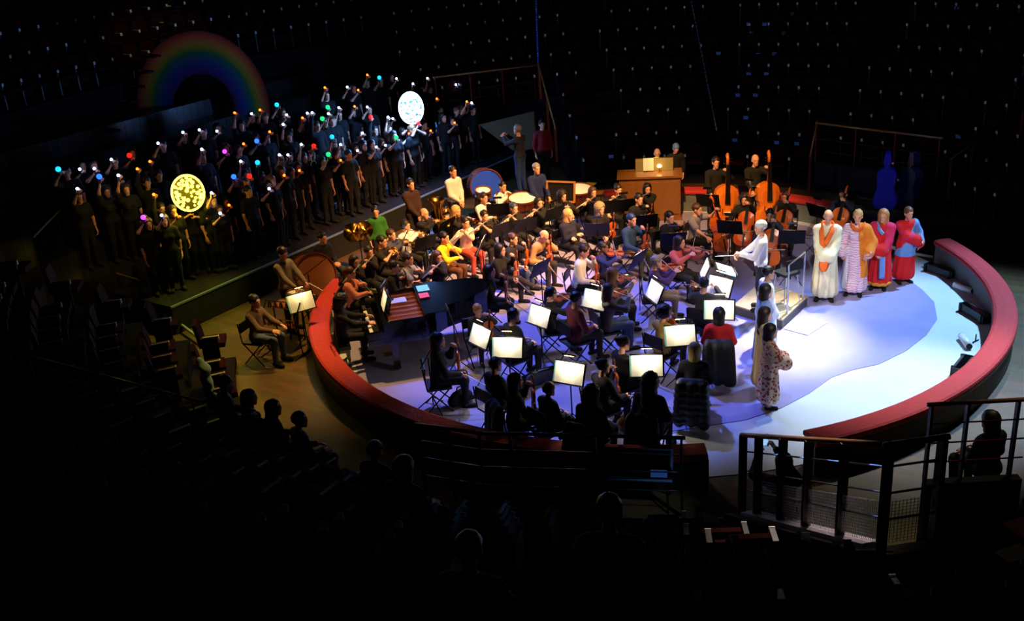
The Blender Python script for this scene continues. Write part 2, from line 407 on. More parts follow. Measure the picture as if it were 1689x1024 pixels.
    if sleeve == 'long': sl += [(a, a+(b-a)*.94, ra, rb) for a, b, ra, rb in fa]
    elif sleeve == 'short': sl = [(a, a+(b-a)*.62, ra+.006, ra+.01) for a, b, ra, rb in ua]
    elif sleeve == 'none': sl = []
    if robe:
        zf = .13
        def fold(P): return .019*np.sin(np.arctan2(P[:, 0], P[:, 1]-.02)*9+P[:, 2]*2)*np.clip((1.15-P[:, 2])/.9, 0, 1)+.006*np.sin(P[:, 2]*38+P[:, 0]*25)*np.clip((P[:, 2]-.8)*4, 0, 1)
        pr = tor+[(q(0, 0, .1), np.array([0, .0, zf+.12]), .15*s, .215*s, np.array([0, 1, 0]), 1.15)]
        pr += [(a, b, ra+.012, rb+.03) for a, b, ra, rb in ua]+[(a, a+(b-a)*.92, ra+.025, ra+.06) for a, b, ra, rb in fa]
        cl.append(cloth('robe', pr, .022, robe, .03, fold, lambda P: zf-.02-P[:, 2]))
    else:
        hem = pel[2]-.05*s
        cl.append(cloth(top_name, tor+sl, .020, top, cut=(lambda P: np.where((np.abs(P[:, 0]) < .26*s) & (P[:, 1] < .2), hem-P[:, 2], -1.)) if kind == 'stand' else None))
        if skirt and kind == 'stand': cl.append(cloth('skirt', [tor[0], (q(0, 0, .08), np.array([0, 0, .25*s]), .12*s, .23*s)], .012, bottom))
        else: cl.append(cloth('trousers', [tor[0]]+legs, .012, bottom))
    cl.append(cloth('shoes', feet, .009, shoe, .024))
    out['cloth'] = cl
    return out
PEOPLE = {}
def spawn(fig, pos, ang, label, hair=None, haircol=BLK, group=None, key=None):
    d = (math.cos(math.radians(ang)), math.sin(math.radians(ang)))
    o = put('person', fig['body']); o.location = tuple(pos); o.rotation_euler = (0, 0, head_rz(d)); tag(o, label, 'person', group)
    for (n, me) in fig['cloth']: put(n, me, o)
    if hair:
        hm = put('hair', hair_mesh(hair, haircol), o)
        R = fig['R']; s = fig['hs']*1.01; hc = fig['head']
        hm.matrix_local = Matrix([[R[i][j]*s for j in range(3)]+[hc[i]] for i in range(3)]+[[0, 0, 0, 1]])
    rz = head_rz(d); Rz = Matrix.Translation(Vector(pos)) @ Matrix.Rotation(rz, 4, 'Z')
    rec = {'o': o, 'M': Rz, 'fig': fig, 'pos': np.array(pos), 'ang': ang, 'rz': rz}
    if key: PEOPLE[key] = rec
    return rec
# ------------------------------------------------------------------ instruments and furniture
def half_outline(L, lo, wa, up):
    t = [(0, .3*lo), (.03, .68*lo), (.1, .93*lo), (.2, lo), (.3, .94*lo), (.37, .87*lo), (.405, .84*lo), (.44, wa*1.1), (.52, wa), (.6, wa*1.1), (.635, .92*up), (.68, .95*up), (.8, up), (.9, .88*up), (.96, .6*up), (1, .2*up)]
    return [(w, y*L) for y, w in t]
def fiddle(name, L, lo, wa, up, dep, neck, fb, var, pin=0.):
    hp = half_outline(L, lo, wa, up); poly = [(x, y) for x, y in hp]+[(-x, y) for x, y in reversed(hp)]; n = len(poly)
    V = [(x, y, 0) for x, y in poly]+[(x, y, dep) for x, y in poly]+[(x*.62, L*.5+(y-L*.5)*.72, dep*1.2) for x, y in poly]
    Fc = [tuple(reversed(range(n)))]
    for b in (0, n): Fc += [(b+i, b+(i+1) % n, b+n+(i+1) % n, b+n+i) for i in range(n)]
    Fc.append(tuple(range(2*n, 3*n)))
    body = pymesh(name+'_body', V, Fc, [var])
    f = MB()
    for sx in (-1, 1): f.tube([(sx*wa*.42, L*.40, dep*1.205), (sx*wa*.55, L*.47, dep*1.205), (sx*wa*.5, L*.53, dep*1.205)], L*.008, 5)
    fh = f.mesh('f_hole', EBONY)
    k = L/.355
    nk = MB().tube([(0, L-.01, dep*.8), (0, L+neck*.5, dep*.9), (0, L+neck, dep*.85)], [.013*k, .011*k, .010*k], 8)
    nk.tube([(0, L+neck, dep*.85), (0, L+neck+.05*k, dep*.75), (0, L+neck+.075*k, dep*.55), (0, L+neck+.06*k, dep*.35), (0, L+neck+.045*k, dep*.5)], [.012*k, .011*k, .010*k, .009*k, .006*k], 8)
    pegs = MB()
    for i in range(4):
        sx = 1 if i % 2 else -1; pegs.tube([(0, L+neck+(.012+.01*i)*k, dep*.8), (sx*.028*k, L+neck+(.012+.01*i)*k, dep*.8)], [.003*k, .005*k], 6)
    fbm = MB().add([(-.011*k, L+neck, dep*1.05), (.011*k, L+neck, dep*1.05), (.018*k, L+neck-fb, dep*1.45), (-.018*k, L+neck-fb, dep*1.45), (-.011*k, L+neck, dep*.9), (.011*k, L+neck, dep*.9), (.018*k, L+neck-fb, dep*1.3), (-.018*k, L+neck-fb, dep*1.3)],
                   [(0, 3, 2, 1), (4, 5, 6, 7), (0, 1, 5, 4), (1, 2, 6, 5), (2, 3, 7, 6), (3, 0, 4, 7)])
    br = MB().box((0, L*.46, dep*1.33), (wa*.75, L*.012, dep*.5))
    tp = MB().prism([(-.012*k, L*.36), (.012*k, L*.36), (.006*k, .0), (-.006*k, .0)], dep*1.22, dep*1.35)
    parts = [('body', body, [('f_hole', fh)]), ('neck', nk.mesh('neck', var, True), [('peg', pegs.mesh('peg', EBONY))]), ('fingerboard', fbm.mesh('fingerboard', EBONY)), ('bridge', br.mesh('bridge', BOWHAIR)), ('tailpiece', tp.mesh('tailpiece', EBONY))]
    if pin: parts.append(('endpin', MB().tube([(0, 0, dep*.5), (0, -pin, dep*.5)], .006*max(1, k*.5), 6).mesh('endpin', CHROME)))
    else: parts.append(('chin_rest', MB().lathe([(0, 0), (.03*k, 0), (.034*k, .012*k), (0, .006*k)], 10, (-.03*k, .03*k, dep*1.05)).mesh('chin_rest', EBONY)))
    return parts
VIOLIN = fiddle('violin', .36, .104, .056, .084, .036, .14, .27, VARNISH)
VIOLA = fiddle('viola', .42, .124, .068, .10, .042, .16, .31, VARNISH)
CELLO = fiddle('cello', .76, .22, .12, .172, .12, .30, .58, CELLOV, .28)
BASS = fiddle('bass', 1.13, .34, .19, .26, .20, .44, .85, BASSV, .12)
BOW = [('stick', MB().tube([(0, 0, .02), (0, .37, .012), (0, .73, .02), (0, .745, .0)], [.006, .005, .004, .004], 6).mesh('stick', BOWWOOD)), ('bow_hair', MB().box((0, .37, -.002), (.011, .72, .003)).mesh('bow_hair', BOWHAIR)), ('frog', MB().box((0, .02, .008), (.014, .05, .024)).mesh('frog', EBONY))]
def keys(n, y0, y1, z, r=.009, m=SILVER):
    b = MB()
    for i in range(n): b.lathe([(0, 0), (r, 0), (r, .006), (0, .006)], 8, (0, y0+(y1-y0)*i/(n-1), z))
    b.tube([(.008, y0, z), (.008, y1, z)], .003, 5); return b.mesh('keys', m)
FLUTE = [('tube', MB().tube([(0, -.05, 0), (0, .62, 0)], .0125, 10).mesh('tube', SILVER, True)), ('lip_plate', MB().lathe([(0, 0), (.022, 0), (.022, .006), (0, .006)], 10, (0, 0, .009)).mesh('lip_plate', SILVER)), ('keys', keys(12, .2, .58, .011))]
CLARINET = [('tube', MB().tube([(0, .06, 0), (0, .55, 0)], .0135, 10).mesh('tube', EBONY, True)), ('mouthpiece', MB().tube([(0, -.01, 0), (0, .065, 0)], [.006, .014], 8).mesh('mouthpiece', EBONY)), ('bell', MB().tube([(0, .54, 0), (0, .60, 0), (0, .65, 0)], [.0145, .02, .034], 12).mesh('bell', EBONY, True)), ('keys', keys(11, .12, .5, .013))]
RECORDER = [('tube', MB().tube([(0, 0, 0), (0, .05, 0), (0, .4, 0), (0, .46, 0)], [.009, .014, .012, .016], 10).mesh('tube', mat('pearwood', (.75, .55, .33), .4), True)), ('mouthpiece', MB().tube([(0, -.03, 0), (0, .02, 0)], [.006, .013], 8).mesh('mouthpiece', IVORY))]
def circ(c, r, a0, a1, n, ax=0):
    out = []
    for i in range(n+1):
        a = a0+(a1-a0)*i/n
        p = [(c[0], c[1]+r*math.cos(a), c[2]+r*math.sin(a)), (c[0]+r*math.cos(a), c[1]+r*math.sin(a), c[2])][ax]
        out.append(p)
    return out
TRUMPET = [('tubing', MB().tube([(0, 0, 0), (0, .36, 0)]+circ((0, .36, -.05), .05, PI/2, -PI/2, 6)+[(0, .08, -.1)]+circ((0, .08, -.06), .04, -PI/2, -3*PI/2, 6)+[(0, .2, -.02)], .008, 7).mesh('tubing', BRASS, True)),
           ('bell', MB().tube([(0, .2, -.02), (0, .36, -.02), (0, .43, -.02), (0, .475, -.02), (0, .49, -.02)], [.009, .014, .024, .045, .062], 14, False).mesh('bell', BRASS, True)),
           ('mouthpiece', MB().tube([(0, -.06, 0), (0, -.045, 0), (0, .0, 0)], [.013, .009, .006], 8).mesh('mouthpiece', SILVER, True)),
           ('valves', MB().tube([(0, .17, -.13), (0, .17, .04)], .012, 8).tube([(0, .2, -.13), (0, .2, .04)], .012, 8).tube([(0, .23, -.13), (0, .23, .04)], .012, 8).mesh('valves', BRASS))]
HORN = [('coil', MB().tube(circ((0, .2, -.08), .14, 0, 2*PI, 22)+circ((.02, .2, -.08), .11, 0, 2*PI, 20), .013, 7).mesh('coil', BRASS, True)), ('leadpipe', MB().tube([(0, 0, 0), (0, .1, .0), (0, .2, .06)], [.006, .008, .01], 7).mesh('leadpipe', BRASS)),
        ('bell', MB().tube([(0, .2, -.22), (.06, .1, -.24), (.12, .0, -.24), (.16, -.06, -.24), (.18, -.08, -.24)], [.014, .03, .06, .12, .15], 16, False).mesh('bell', BRASS, True)), ('valves', MB().tube([(-.02, .2, -.1), (.06, .2, -.1)], .02, 8).tube([(-.02, .2, -.05), (.06, .2, -.05)], .02, 8).mesh('valves', BRASS))]
TROMBONE = [('slide', MB().tube([(0, 0, 0), (0, .85, 0)]+circ((0, .85, -.04), .04, PI/2, -PI/2, 6)+[(0, .1, -.08)], .008, 7).mesh('slide', BRASS, True)), ('bell', MB().tube([(.05, -.25, 0), (.05, .1, 0), (.05, .3, 0), (.05, .4, 0), (.05, .44, 0)], [.01, .014, .03, .07, .105], 16, False).mesh('bell', BRASS, True)), ('tuning_bow', MB().tube([(0, .1, -.08), (0, -.2, -.04), (.03, -.28, 0), (.05, -.25, 0)], .01, 7).mesh('tuning_bow', BRASS, True))]
TUBA = [('body', MB().tube([(0, .0, .1), (-.1, .0, .0), (-.18, 0, .15), (-.18, 0, .4), (-.1, 0, .55), (.0, 0, .45), (.0, 0, .2), (.1, 0, .02), (.18, 0, .12), (.18, 0, .4)], [.025, .03, .035, .04, .045, .05, .06, .07, .08, .085], 12).mesh('body', BRASS, True)),
        ('bell', MB().tube([(.18, 0, .38), (.17, 0, .6), (.16, 0, .75), (.155, 0, .83), (.15, 0, .86)], [.085, .10, .13, .18, .21], 20, False).mesh('bell', BRASS, True)), ('valves', MB().tube([(-.06, .06, .15), (-.06, .06, .4)], .018, 8).tube([(-.02, .06, .15), (-.02, .06, .4)], .018, 8).tube([(.02, .06, .15), (.02, .06, .4)], .018, 8).mesh('valves', SILVER)), ('mouthpipe', MB().tube([(0, .02, .4), (-.05, -.1, .6), (-.02, -.16, .62)], .01, 7).mesh('mouthpipe', BRASS))]
SAX = [('body', MB().tube([(0, 0, 0), (0, .06, .03), (0, .1, -.05), (0, .12, -.45), (0, .17, -.55), (0, .24, -.52), (0, .28, -.38), (0, .31, -.28)], [.008, .012, .016, .03, .038, .042, .05, .075], 14, False).mesh('body', BRASS, True)), ('keys', keys(8, 0, .3, 0, .014, BRASS)), ('mouthpiece', MB().tube([(0, -.06, -.02), (0, .0, 0)], [.006, .012], 7).mesh('mouthpiece', EBONY))]
SAX[1][1].transform(Matrix.Translation((0, .15, -.12)) @ Matrix.Rotation(-PI/2, 4, 'X'))
STICKS = [('stick', MB().tube([(0, 0, 0), (0, .36, 0)], [.009, .006], 7).mesh('stick', IVORY)), ('tip', MB().lathe([(0, -.012), (.009, -.006), (.011, 0), (.008, .008), (0, .012)], 8, (0, .37, 0)).mesh('tip', IVORY))]
BATON = [('shaft', MB().tube([(0, 0, 0), (0, .38, 0)], [.007, .004], 6).mesh('shaft', WHITEPLASTIC)), ('grip', MB().lathe([(0, -.03), (.012, -.015), (.010, .0), (.004, .02)], 8, mtx=Matrix.Rotation(-PI/2, 3, 'X')).mesh('grip', BOWWOOD))]
# chair: sitter faces +Y
def chair_parts():
    P = [('seat', MB().box((0, .0, .435), (.42, .41, .035)).mesh('seat', BLACKPLASTIC)), ('backrest', MB().box((0, -.215, .73), (.41, .025, .20), rx=-.12).mesh('backrest', BLACKPLASTIC))]
    for sx in (-1, 1):
        P.append(('leg', MB().tube([(sx*.21, -.245, .83), (sx*.21, -.2, .45), (sx*.21, .2, .012)], .012, 7).mesh('leg', BLACKMETAL)))
        P.append(('leg', MB().tube([(sx*.19, .18, .44), (sx*.19, -.24, .012)], .012, 7).mesh('leg', BLACKMETAL)))
    P.append(('stretcher', MB().tube([(-.19, -.12, .15), (.19, -.12, .15)], .009, 6).mesh('stretcher', BLACKMETAL)))
    return P
CHAIR = chair_parts()
def stand_parts(tilt=.42, zc=1.0):
    "music stand; the page faces -Y"
    P = [('pole', MB().tube([(0, .04, .1), (0, .04, zc-.05)], .011, 8).mesh('pole', BLACKMETAL))]
    for k in range(3):
        a = 2*PI*k/3+.5; P.append(('leg', MB().tube([(0, .04, .3), (math.cos(a)*.26, .04+math.sin(a)*.26, .012)], .009, 6).mesh('leg', BLACKMETAL)))
    R = Matrix.Translation((0, .03, zc)) @ Matrix.Rotation(-tilt, 4, 'X')
    d = MB().box((0, 0, 0), (.52, .008, .36)).box((0, -.03, -.18), (.52, .06, .008)); me = d.mesh('desk', BLACKMETAL); me.transform(R)
    lp = MB().tube([(0, .01, .16), (0, .0, .24), (0, -.08, .27)], .006, 6).box((0, -.1, .272), (.20, .05, .022)); lm = lp.mesh('lamp', BLACKMETAL); lm.transform(R)
    P += [('desk', me)]
    return P, R, ('lamp', lm)
def sheet_mesh(R, wd=.235, hh=.32, nm='sheet_music', left=PAPERT):
    V = []; Fc = []; mi = []
    xs = [-wd-.026, -wd, -wd*.5, -.015, 0, .015, wd*.5, wd]; yb = [-.010, -.016, -.026, -.02, -.010, -.02, -.026, -.016]
    for x, y in zip(xs, yb): V += [(x, y, -.165), (x, y, -.165+hh), (x, y+.007, -.165+hh), (x, y+.007, -.165)]
    for i in range(len(xs)-1):
        for k in range(4): Fc.append((i*4+k, (i+1)*4+k, (i+1)*4+(k+1) % 4, i*4+(k+1) % 4)); mi.append(1 if i == 0 else 0)
    Fc += [(0, 1, 2, 3), (31, 30, 29, 28)]; mi += [1, 0]
    me = pymesh(nm, V, Fc, [PAPER, left], mi); me.transform(R); return me
STANDP, STANDR, STANDLAMP = stand_parts()
FLATP, FLATR, FLATLAMP = stand_parts(1.22, 1.05)
SHEET = sheet_mesh(STANDR); SHEETF = sheet_mesh(FLATR)
LAMPGLOW = mat('lamp_tube', (1, .78, .45), .5, var=.02, emit=6)
bulbm = MB().box((0, -.1, .258), (.15, .02, .008)).mesh('lamp_bulb', LAMPGLOW)
bulbs = {}
for nm, R in (('n', STANDR), ('f', FLATR)):
    b = bulbm.copy(); b.transform(R); bulbs[nm] = b
def music_stand(pos, to, short, lamp=1.4, flat=False, sheet=True, bulb=True, col=(1, .86, .62)):
    "stand whose page faces point `to`"
    d = np.array(to[:2])-np.array(pos[:2]); d = d/(np.linalg.norm(d)+1e-9)
    rz = head_rz(-d)
    Pt, R, lp = (FLATP, FLATR, FLATLAMP) if flat else (STANDP, STANDR, STANDLAMP)
    MW = Matrix.Translation((pos[0], pos[1], 0)) @ Matrix.Rotation(rz, 4, 'Z')
    e = place(Pt+([(lp[0], lp[1], [('lamp_bulb', bulbs['f' if flat else 'n'])])] if bulb else []), 'music_stand', MW, 'music stand before '+short, 'music stand', 'orchestra music stands')
    if sheet:
        o = put('sheet_music', SHEETF if flat else SHEET); o.matrix_world = MW; tag(o, 'sheet music before '+short, 'sheet music', 'sheet music on the stands')
    if lamp:
        l = bpy.data.lights.new('stand_lamp_light', 'AREA'); l.energy = lamp; l.shape = 'RECTANGLE'; l.size = .16; l.size_y = .03; l.color = col
        lo = bpy.data.objects.new('stand_lamp_light', l); COL.objects.link(lo)
        p = R @ Vector((0, -.13, .25)); q = R @ Vector((0, 0, -.02))
        lo.matrix_world = MW @ (Matrix.Translation(p) @ (q-p).to_track_quat('-Z', 'Y').to_matrix().to_4x4())
    return e
def seat_chair(rec, short):
    return place(CHAIR, 'folding_chair', rec['M'], 'folding chair of '+short, 'chair', 'orchestra chairs')
# ------------------------------------------------------------------ the hall: floor, ring, tiers, stage
def plank_mat(name, c1, c2, rough, sx, sy, rot=0.):
    m = bpy.data.materials.new(name); m.use_nodes = True; nt = m.node_tree; b = nt.nodes['Principled BSDF']
    tc = nt.nodes.new('ShaderNodeTexCoord'); mp = nt.nodes.new('ShaderNodeMapping'); mp.inputs['Rotation'].default_value = (0, 0, rot)
    br = nt.nodes.new('ShaderNodeTexBrick'); br.inputs['Color1'].default_value = (*lin(c1), 1); br.inputs['Color2'].default_value = (*lin(c2), 1); br.inputs['Mortar'].default_value = (*[v*.35 for v in lin(c1)], 1)
    br.inputs['Scale'].default_value = 1; br.inputs['Brick Width'].default_value = sx; br.inputs['Row Height'].default_value = sy; br.inputs['Mortar Size'].default_value = .004
    n = nt.nodes.new('ShaderNodeTexNoise'); n.inputs['Scale'].default_value = 3; n.inputs['Detail'].default_value = 6
    mx = nt.nodes.new('ShaderNodeMix'); mx.data_type = 'RGBA'; mx.blend_type = 'MULTIPLY'; mx.inputs[0].default_value = .7
    bp = nt.nodes.new('ShaderNodeBump'); bp.inputs['Strength'].default_value = .2; bp.inputs['Distance'].default_value = .01
    L = nt.links.new
    L(tc.outputs['Object'], mp.inputs[0]); L(mp.outputs[0], br.inputs['Vector']); L(mp.outputs[0], n.inputs['Vector'])
    L(br.outputs['Color'], mx.inputs[6]); L(n.outputs['Color'], mx.inputs[7]); L(mx.outputs[2], b.inputs['Base Color'])
    L(br.outputs['Fac'], bp.inputs['Height']); L(bp.outputs['Normal'], b.inputs['Normal']); b.inputs['Roughness'].default_value = rough
    return m
AISLE = plank_mat('aisle_parquet', (.45, .34, .17), (.37, .28, .14), .45, 1.1, .13, .5)
STAGEWOOD = plank_mat('stage_boards', (.22, .21, .20), (.18, .17, .17), .25, 2.4, .2, -1.09)
RINGPALE = mat('ring_cloth_pale', (.80, .83, .86), .75, var=.10, scale=1.6, bump=.15)
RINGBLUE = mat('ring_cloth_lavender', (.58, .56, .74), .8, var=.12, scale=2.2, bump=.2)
TIERMAT = mat('tier_dark', (.10, .085, .085), .8)
TIERMAT.node_tree.nodes['Principled BSDF'].inputs['Specular IOR Level'].default_value = .1
WALLMAT = mat('hall_wall', (.09, .07, .07), .9)
CURBSIDE = mat('curb_side', (.40, .42, .40), .7, var=.25, scale=6); CURBOUT = mat('curb_outside', (.12, .11, .08), .6)
def disc(name, r, z, th, m, n=96):
    b = MB().prism([(r*math.cos(2*PI*i/n), r*math.sin(2*PI*i/n)) for i in range(n)], z-th, z)
    return struct(b.build(name, m))
disc('floor', 19.5, 0, .1, AISLE)
disc('floor_ring', 6.18, .012, .02, RINGPALE)
# wavy lavender cloth laid over the pale ring cloth
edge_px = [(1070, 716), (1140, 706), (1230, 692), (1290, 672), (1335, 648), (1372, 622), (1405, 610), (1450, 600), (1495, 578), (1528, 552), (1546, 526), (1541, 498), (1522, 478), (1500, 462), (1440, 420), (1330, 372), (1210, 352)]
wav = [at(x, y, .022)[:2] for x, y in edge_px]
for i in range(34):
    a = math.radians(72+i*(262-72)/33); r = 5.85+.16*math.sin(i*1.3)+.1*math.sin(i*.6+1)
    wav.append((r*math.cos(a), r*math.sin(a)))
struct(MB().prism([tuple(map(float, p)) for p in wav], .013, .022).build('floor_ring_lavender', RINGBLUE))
# ring curb: four red-topped segments with gaps
def curb(a0, a1, nm):
    n = max(6, int(abs(a1-a0)/2)); a0, a1 = math.radians(a0), math.radians(a1)
    o = struct(MB().arc(6.19, 6.47, 0, .47, a0, a1, n).build('ring_curb', CURBOUT))
    MB().arc(6.165, 6.19, .014, .46, a0, a1, n).build('inner_panel', CURBSIDE, o)
    # padded top with rounded edges
    V = []; Fc = []; prof = [(6.125, .46), (6.115, .50), (6.13, .535), (6.17, .555), (6.31, .562), (6.46, .555), (6.495, .535), (6.505, .50), (6.50, .46)]; k = len(prof)
    for i in range(n+1):
        a = a0+(a1-a0)*i/n
        V += [(r*math.cos(a), r*math.sin(a), z) for r, z in prof]
    for i in range(n): Fc += [(i*k+j, (i+1)*k+j, (i+1)*k+(j+1) % k, i*k+(j+1) % k) for j in range(k)]
    Fc += [tuple(range(k)), tuple(n*k+j for j in reversed(range(k)))]
    put('padded_top', pymesh('padded_top', V, Fc, [REDTOP]), o)
    MB().arc(6.48, 6.50, .42, .46, a0, a1, n).build('edge_trim', BLACKMETAL, o)
    for a in (a0, a1):
        s = 1 if a == a1 else -1
        c = a-s*.0015
        MB().box((6.33*math.cos(c)-s*math.sin(a)*.012, 6.33*math.sin(c)+s*math.cos(a)*.012, .235), (.30, .02, .46), rz=a).build('end_panel', mat('curb_end', (.62, .56, .42), .6), o)
    return o
curb(174.6, 276.9, 'l'); curb(-69.6, 18.3, 'r'); curb(46, 109, 'b')
# seating tiers
R0, PITCHR, RISE = 9.0, .75, .46
NEARZ = .46
def tier_z(k, near=False): return .12+RISE*(k+(1 if near else 0))
SECT = [(-66, 103, 0, 11), (103, 122, 4, 11), (122, 196, 8, 11), (196, 277, -1, 6), (277, 294, 4, 6)]
for (a0, a1, k0, k1) in SECT:
    for k in range(k0, k1):
        r = R0-.35+PITCHR*k
        if a0 == -66 and k > 6: aa0 = 0
        else: aa0 = a0
        struct(MB().arc(r, r+PITCHR, 0, tier_z(k, a0 == 196), math.radians(aa0), math.radians(a1), max(4, int((a1-aa0)/4))).build('floor_tier', TIERMAT))
struct(MB().arc(17.4, 17.7, 0, 10.5, math.radians(-10), math.radians(225), 60).build('wall_back', WALLMAT))
# seats
def proj(P):
    d = np.asarray(P)-CAM; z = d@FW
    return 844.5+F_PX*(d@RT)/z, 512-F_PX*(d@UP)/z, z
pad = MB().box((0, .05, .42), (.44, .40, .09)).mesh('seat_pad', SEATVELVET)
bk = MB().add([(x, y, z) for z, y0 in ((.40, -.20), (.66, -.23), (.84, -.27)) for y in (y0, y0+.07) for x in (-.22 if z < .8 else -.17, .22 if z < .8 else .17)], [(0, 2, 3, 1), (0, 1, 5, 4), (2, 6, 7, 3), (0, 4, 6, 2), (1, 3, 7, 5), (4, 5, 9, 8), (6, 10, 11, 7), (4, 8, 10, 6), (5, 7, 11, 9), (8, 9, 11, 10)]).mesh('backrest', SEATVELVET)
armr = MB().box((.262, .0, .31), (.035, .30, .60)).mesh('armrest', mat('seat_iron', (.05, .04, .04), .5))
armc = MB().box((.262, .03, .622), (.05, .28, .022)).mesh('armrest_cap', ARMCAP)
arme = MB().box((.262, .174, .60), (.055, .014, .075)).mesh('armrest_end', ARMEND)
AISLES = [24, 43, 60, 78.5, 96, 200, 216, 233, 250, 265, -78]
spots = []
_c0 = (CAM+ray(1537, 667)*11.5)[:2]; _c1 = (CAM+ray(1700, 658)*11.5)[:2]; RCSEG = [_c0+(_c1-_c0)*t for t in (0, .2, .4, .6, .8, 1)]
for (a0, a1, k0, k1) in SECT:
    for k in range(k0, k1):
        r = R0+PITCHR*k; st = math.degrees(.56/r); a = a0+1.0
        while a < a1-1.0:
            if not (k == 0 and 35 < a < 63) and not (274.2 < a < 278 and k < 4) and not any(abs(a-q) < math.degrees(.40/r) for q in AISLES):
                P = (r*math.cos(math.radians(a)), r*math.sin(math.radians(a)), tier_z(k, a0 == 196))
                x, y, z = proj((P[0], P[1], P[2]+.6))
                inn_ = -40 < x < 1729 and -30 < y < 1064
                if min(np.linalg.norm(np.array(P[:2])-q) for q in RCSEG) < .5: pass
                elif z > 1 and (inn_ or (-400 < x < 2100 and -150 < y < 1250)): spots.append((z if inn_ else z+100, P, a, r))
            a += st
spots.sort(key=lambda t: t[0])
rest = {n: ([], []) for n in ('pad', 'back', 'arm', 'cap', 'end')}
def back_of(x, y): return y < 420
for i, (z, P, a, r) in enumerate(spots):
    rz = math.radians(a)+PI/2
    if i < 300:
        back = P[1] > 0
        e = empty('theatre_seat', P, rz, ('dark red theatre seat with pale armrest cap in the dim tiers behind the orchestra' if back else 'dark theatre seat with pale armrest in the unlit foreground tiers below the camera'), 'seat', 'back tier seats' if back else 'foreground tier seats')
        put('seat_pad', pad, e); put('backrest', bk, e); ar = put('armrest', armr, e); put('armrest_cap', armc, ar); put('armrest_end', arme, ar)
    else:
        Mx = Matrix.Translation(P) @ Matrix.Rotation(rz, 4, 'Z')
        for key, me in (('pad', pad), ('back', bk), ('arm', armr), ('cap', armc), ('end', arme)):
            V, Fc = rest[key]; n = len(V)
            V += [tuple(Mx @ v.co) for v in me.vertices]; Fc += [tuple(j+n for j in p.vertices) for p in me.polygons]
if rest['pad'][0]:
    e = empty('theatre_seats', (0, 12, 0), 0, 'far rows of dark red theatre seats with pale armrest dots', 'seats'); stuff(e); e.location = (0, 0, 0)
    for key, nm, m in (('pad', 'seat_pads', SEATVELVET), ('back', 'backrests', SEATVELVET), ('arm', 'armrests', MATS['seat_iron']), ('cap', 'armrest_caps', ARMCAP), ('end', 'armrest_ends', ARMEND)):
        stuff(put(nm, pymesh(nm, *rest[key], [m]), e))
print('seats', len(spots))
# unseen fill spots added to pick out the armrests of the tiers
spot('back_tier_fill', (-2, -6, 13), (2, 11.5, 2), 210, (.8, .85, 1), 52, .5, .4)
spot('front_tier_fill', (-9, 6, 12), (-4, -10, 1.5), 14, (.8, .9, 1), 60, .5, .4)
# blue-white leaflets lying on seats
def tier_hit(x, y, off=.56):
    d = ray(x, y); t = 15.
    while t < 60:
        P = CAM+d*t; r = math.hypot(P[0], P[1])
        if P[1] > 2 and r > R0-.4 and P[2] < .12+off+RISE/PITCHR*(r-R0): return P
        t += .03
    return CAM+d*30
LEAF = mat('leaflet', (.50, .66, .95), .6)
for i, (x, y) in enumerate([(1235, 40), (1261, 40), (1253, 24), (1281, 24), (1307, 23), (1240, 55), (1293, 55), (1251, 90), (1277, 89), (1235, 122), (1264, 122), (1217, 157), (1246, 157), (1230, 194), (1212, 231), (1281, 235), (1314, 237), (1580, 225), (1578, 14), (1008, 258), (1185, 88)]):
    P = tier_hit(x, y); d = np.array([-P[0], -P[1]]); d /= np.linalg.norm(d)
    o = MB().box((0, 0, 0), (.13, .012, .10), rx=-.35).build('leaflet', LEAF, None, loc=tuple(P), rz=head_rz(d))
    tag(o, 'small pale blue leaflet on a seat in the back tiers', 'leaflet', 'leaflets on the back seats')
# ------------------------------------------------------------------ stage and risers for the choir
E0 = np.array([-9.32, -.81]); E1 = np.array([-3.88, 9.63]); EL = float(np.linalg.norm(E1-E0)); ED = (E1-E0)/EL; EN = np.array([-ED[1], ED[0]])
SZ = .6
def sp(s, d, z=SZ): p = E0+ED*s+EN*d; return np.array([p[0], p[1], z])
srz = math.atan2(ED[1], ED[0])
def slab(name, s0, s1, d0, d1, z0, z1, m):
    c = sp((s0+s1)/2, (d0+d1)/2); return struct(MB().box((0, 0, (z0+z1)/2), (s1-s0, d1-d0, z1-z0)).build(name, m, None, loc=(c[0], c[1], 0), rz=srz))
STEPD, STEPR = .75, .42
def row_d(k): return .75+.75*k
def row_z(k): return SZ+STEPR*max(0, k-1)
slab('floor_stage', -.05, EL+1.5, 0, 1.85, 0, SZ, STAGEWOOD)
for k in range(2, 8): slab('floor_riser', -3.5, EL+.8, 1.86+.75*(k-2), 1.86+.75*(k-1), 0, row_z(k), STAGEWOOD)
slab('trim_1', -.05, EL+1.5, -.02, .02, SZ-.03, SZ+.006, mat('stage_edge_trim', (.50, .60, .74), .3, .3))
slab('trim_2', -.05, EL+1.5, -.012, -.006, 0.02, SZ-.06, mat('stage_skirt', (.03, .03, .035), .9))
# pale footlight boxes along the riser fronts
for i, (x, y) in enumerate([(386, 411), (437, 390), (489, 369), (515, 357), (600, 322), (665, 298), (690, 282), (717, 272), (558, 338), (632, 310)]):
    P = at(x, y, SZ+.09)
    o = MB().box((0, 0, 0), (.30, .07, .15)).build('footlight_box', mat('footlight_case', (.42, .42, .44), .5), None, loc=tuple(P), rz=srz)
    MB().box((0, -.037, 0), (.24, .006, .10)).build('front_panel', mat('footlight_panel', (.60, .60, .62), .4), o)
    tag(o, 'small grey footlight box on the stage at the choir\'s feet', 'stage light', 'choir stage footlights')
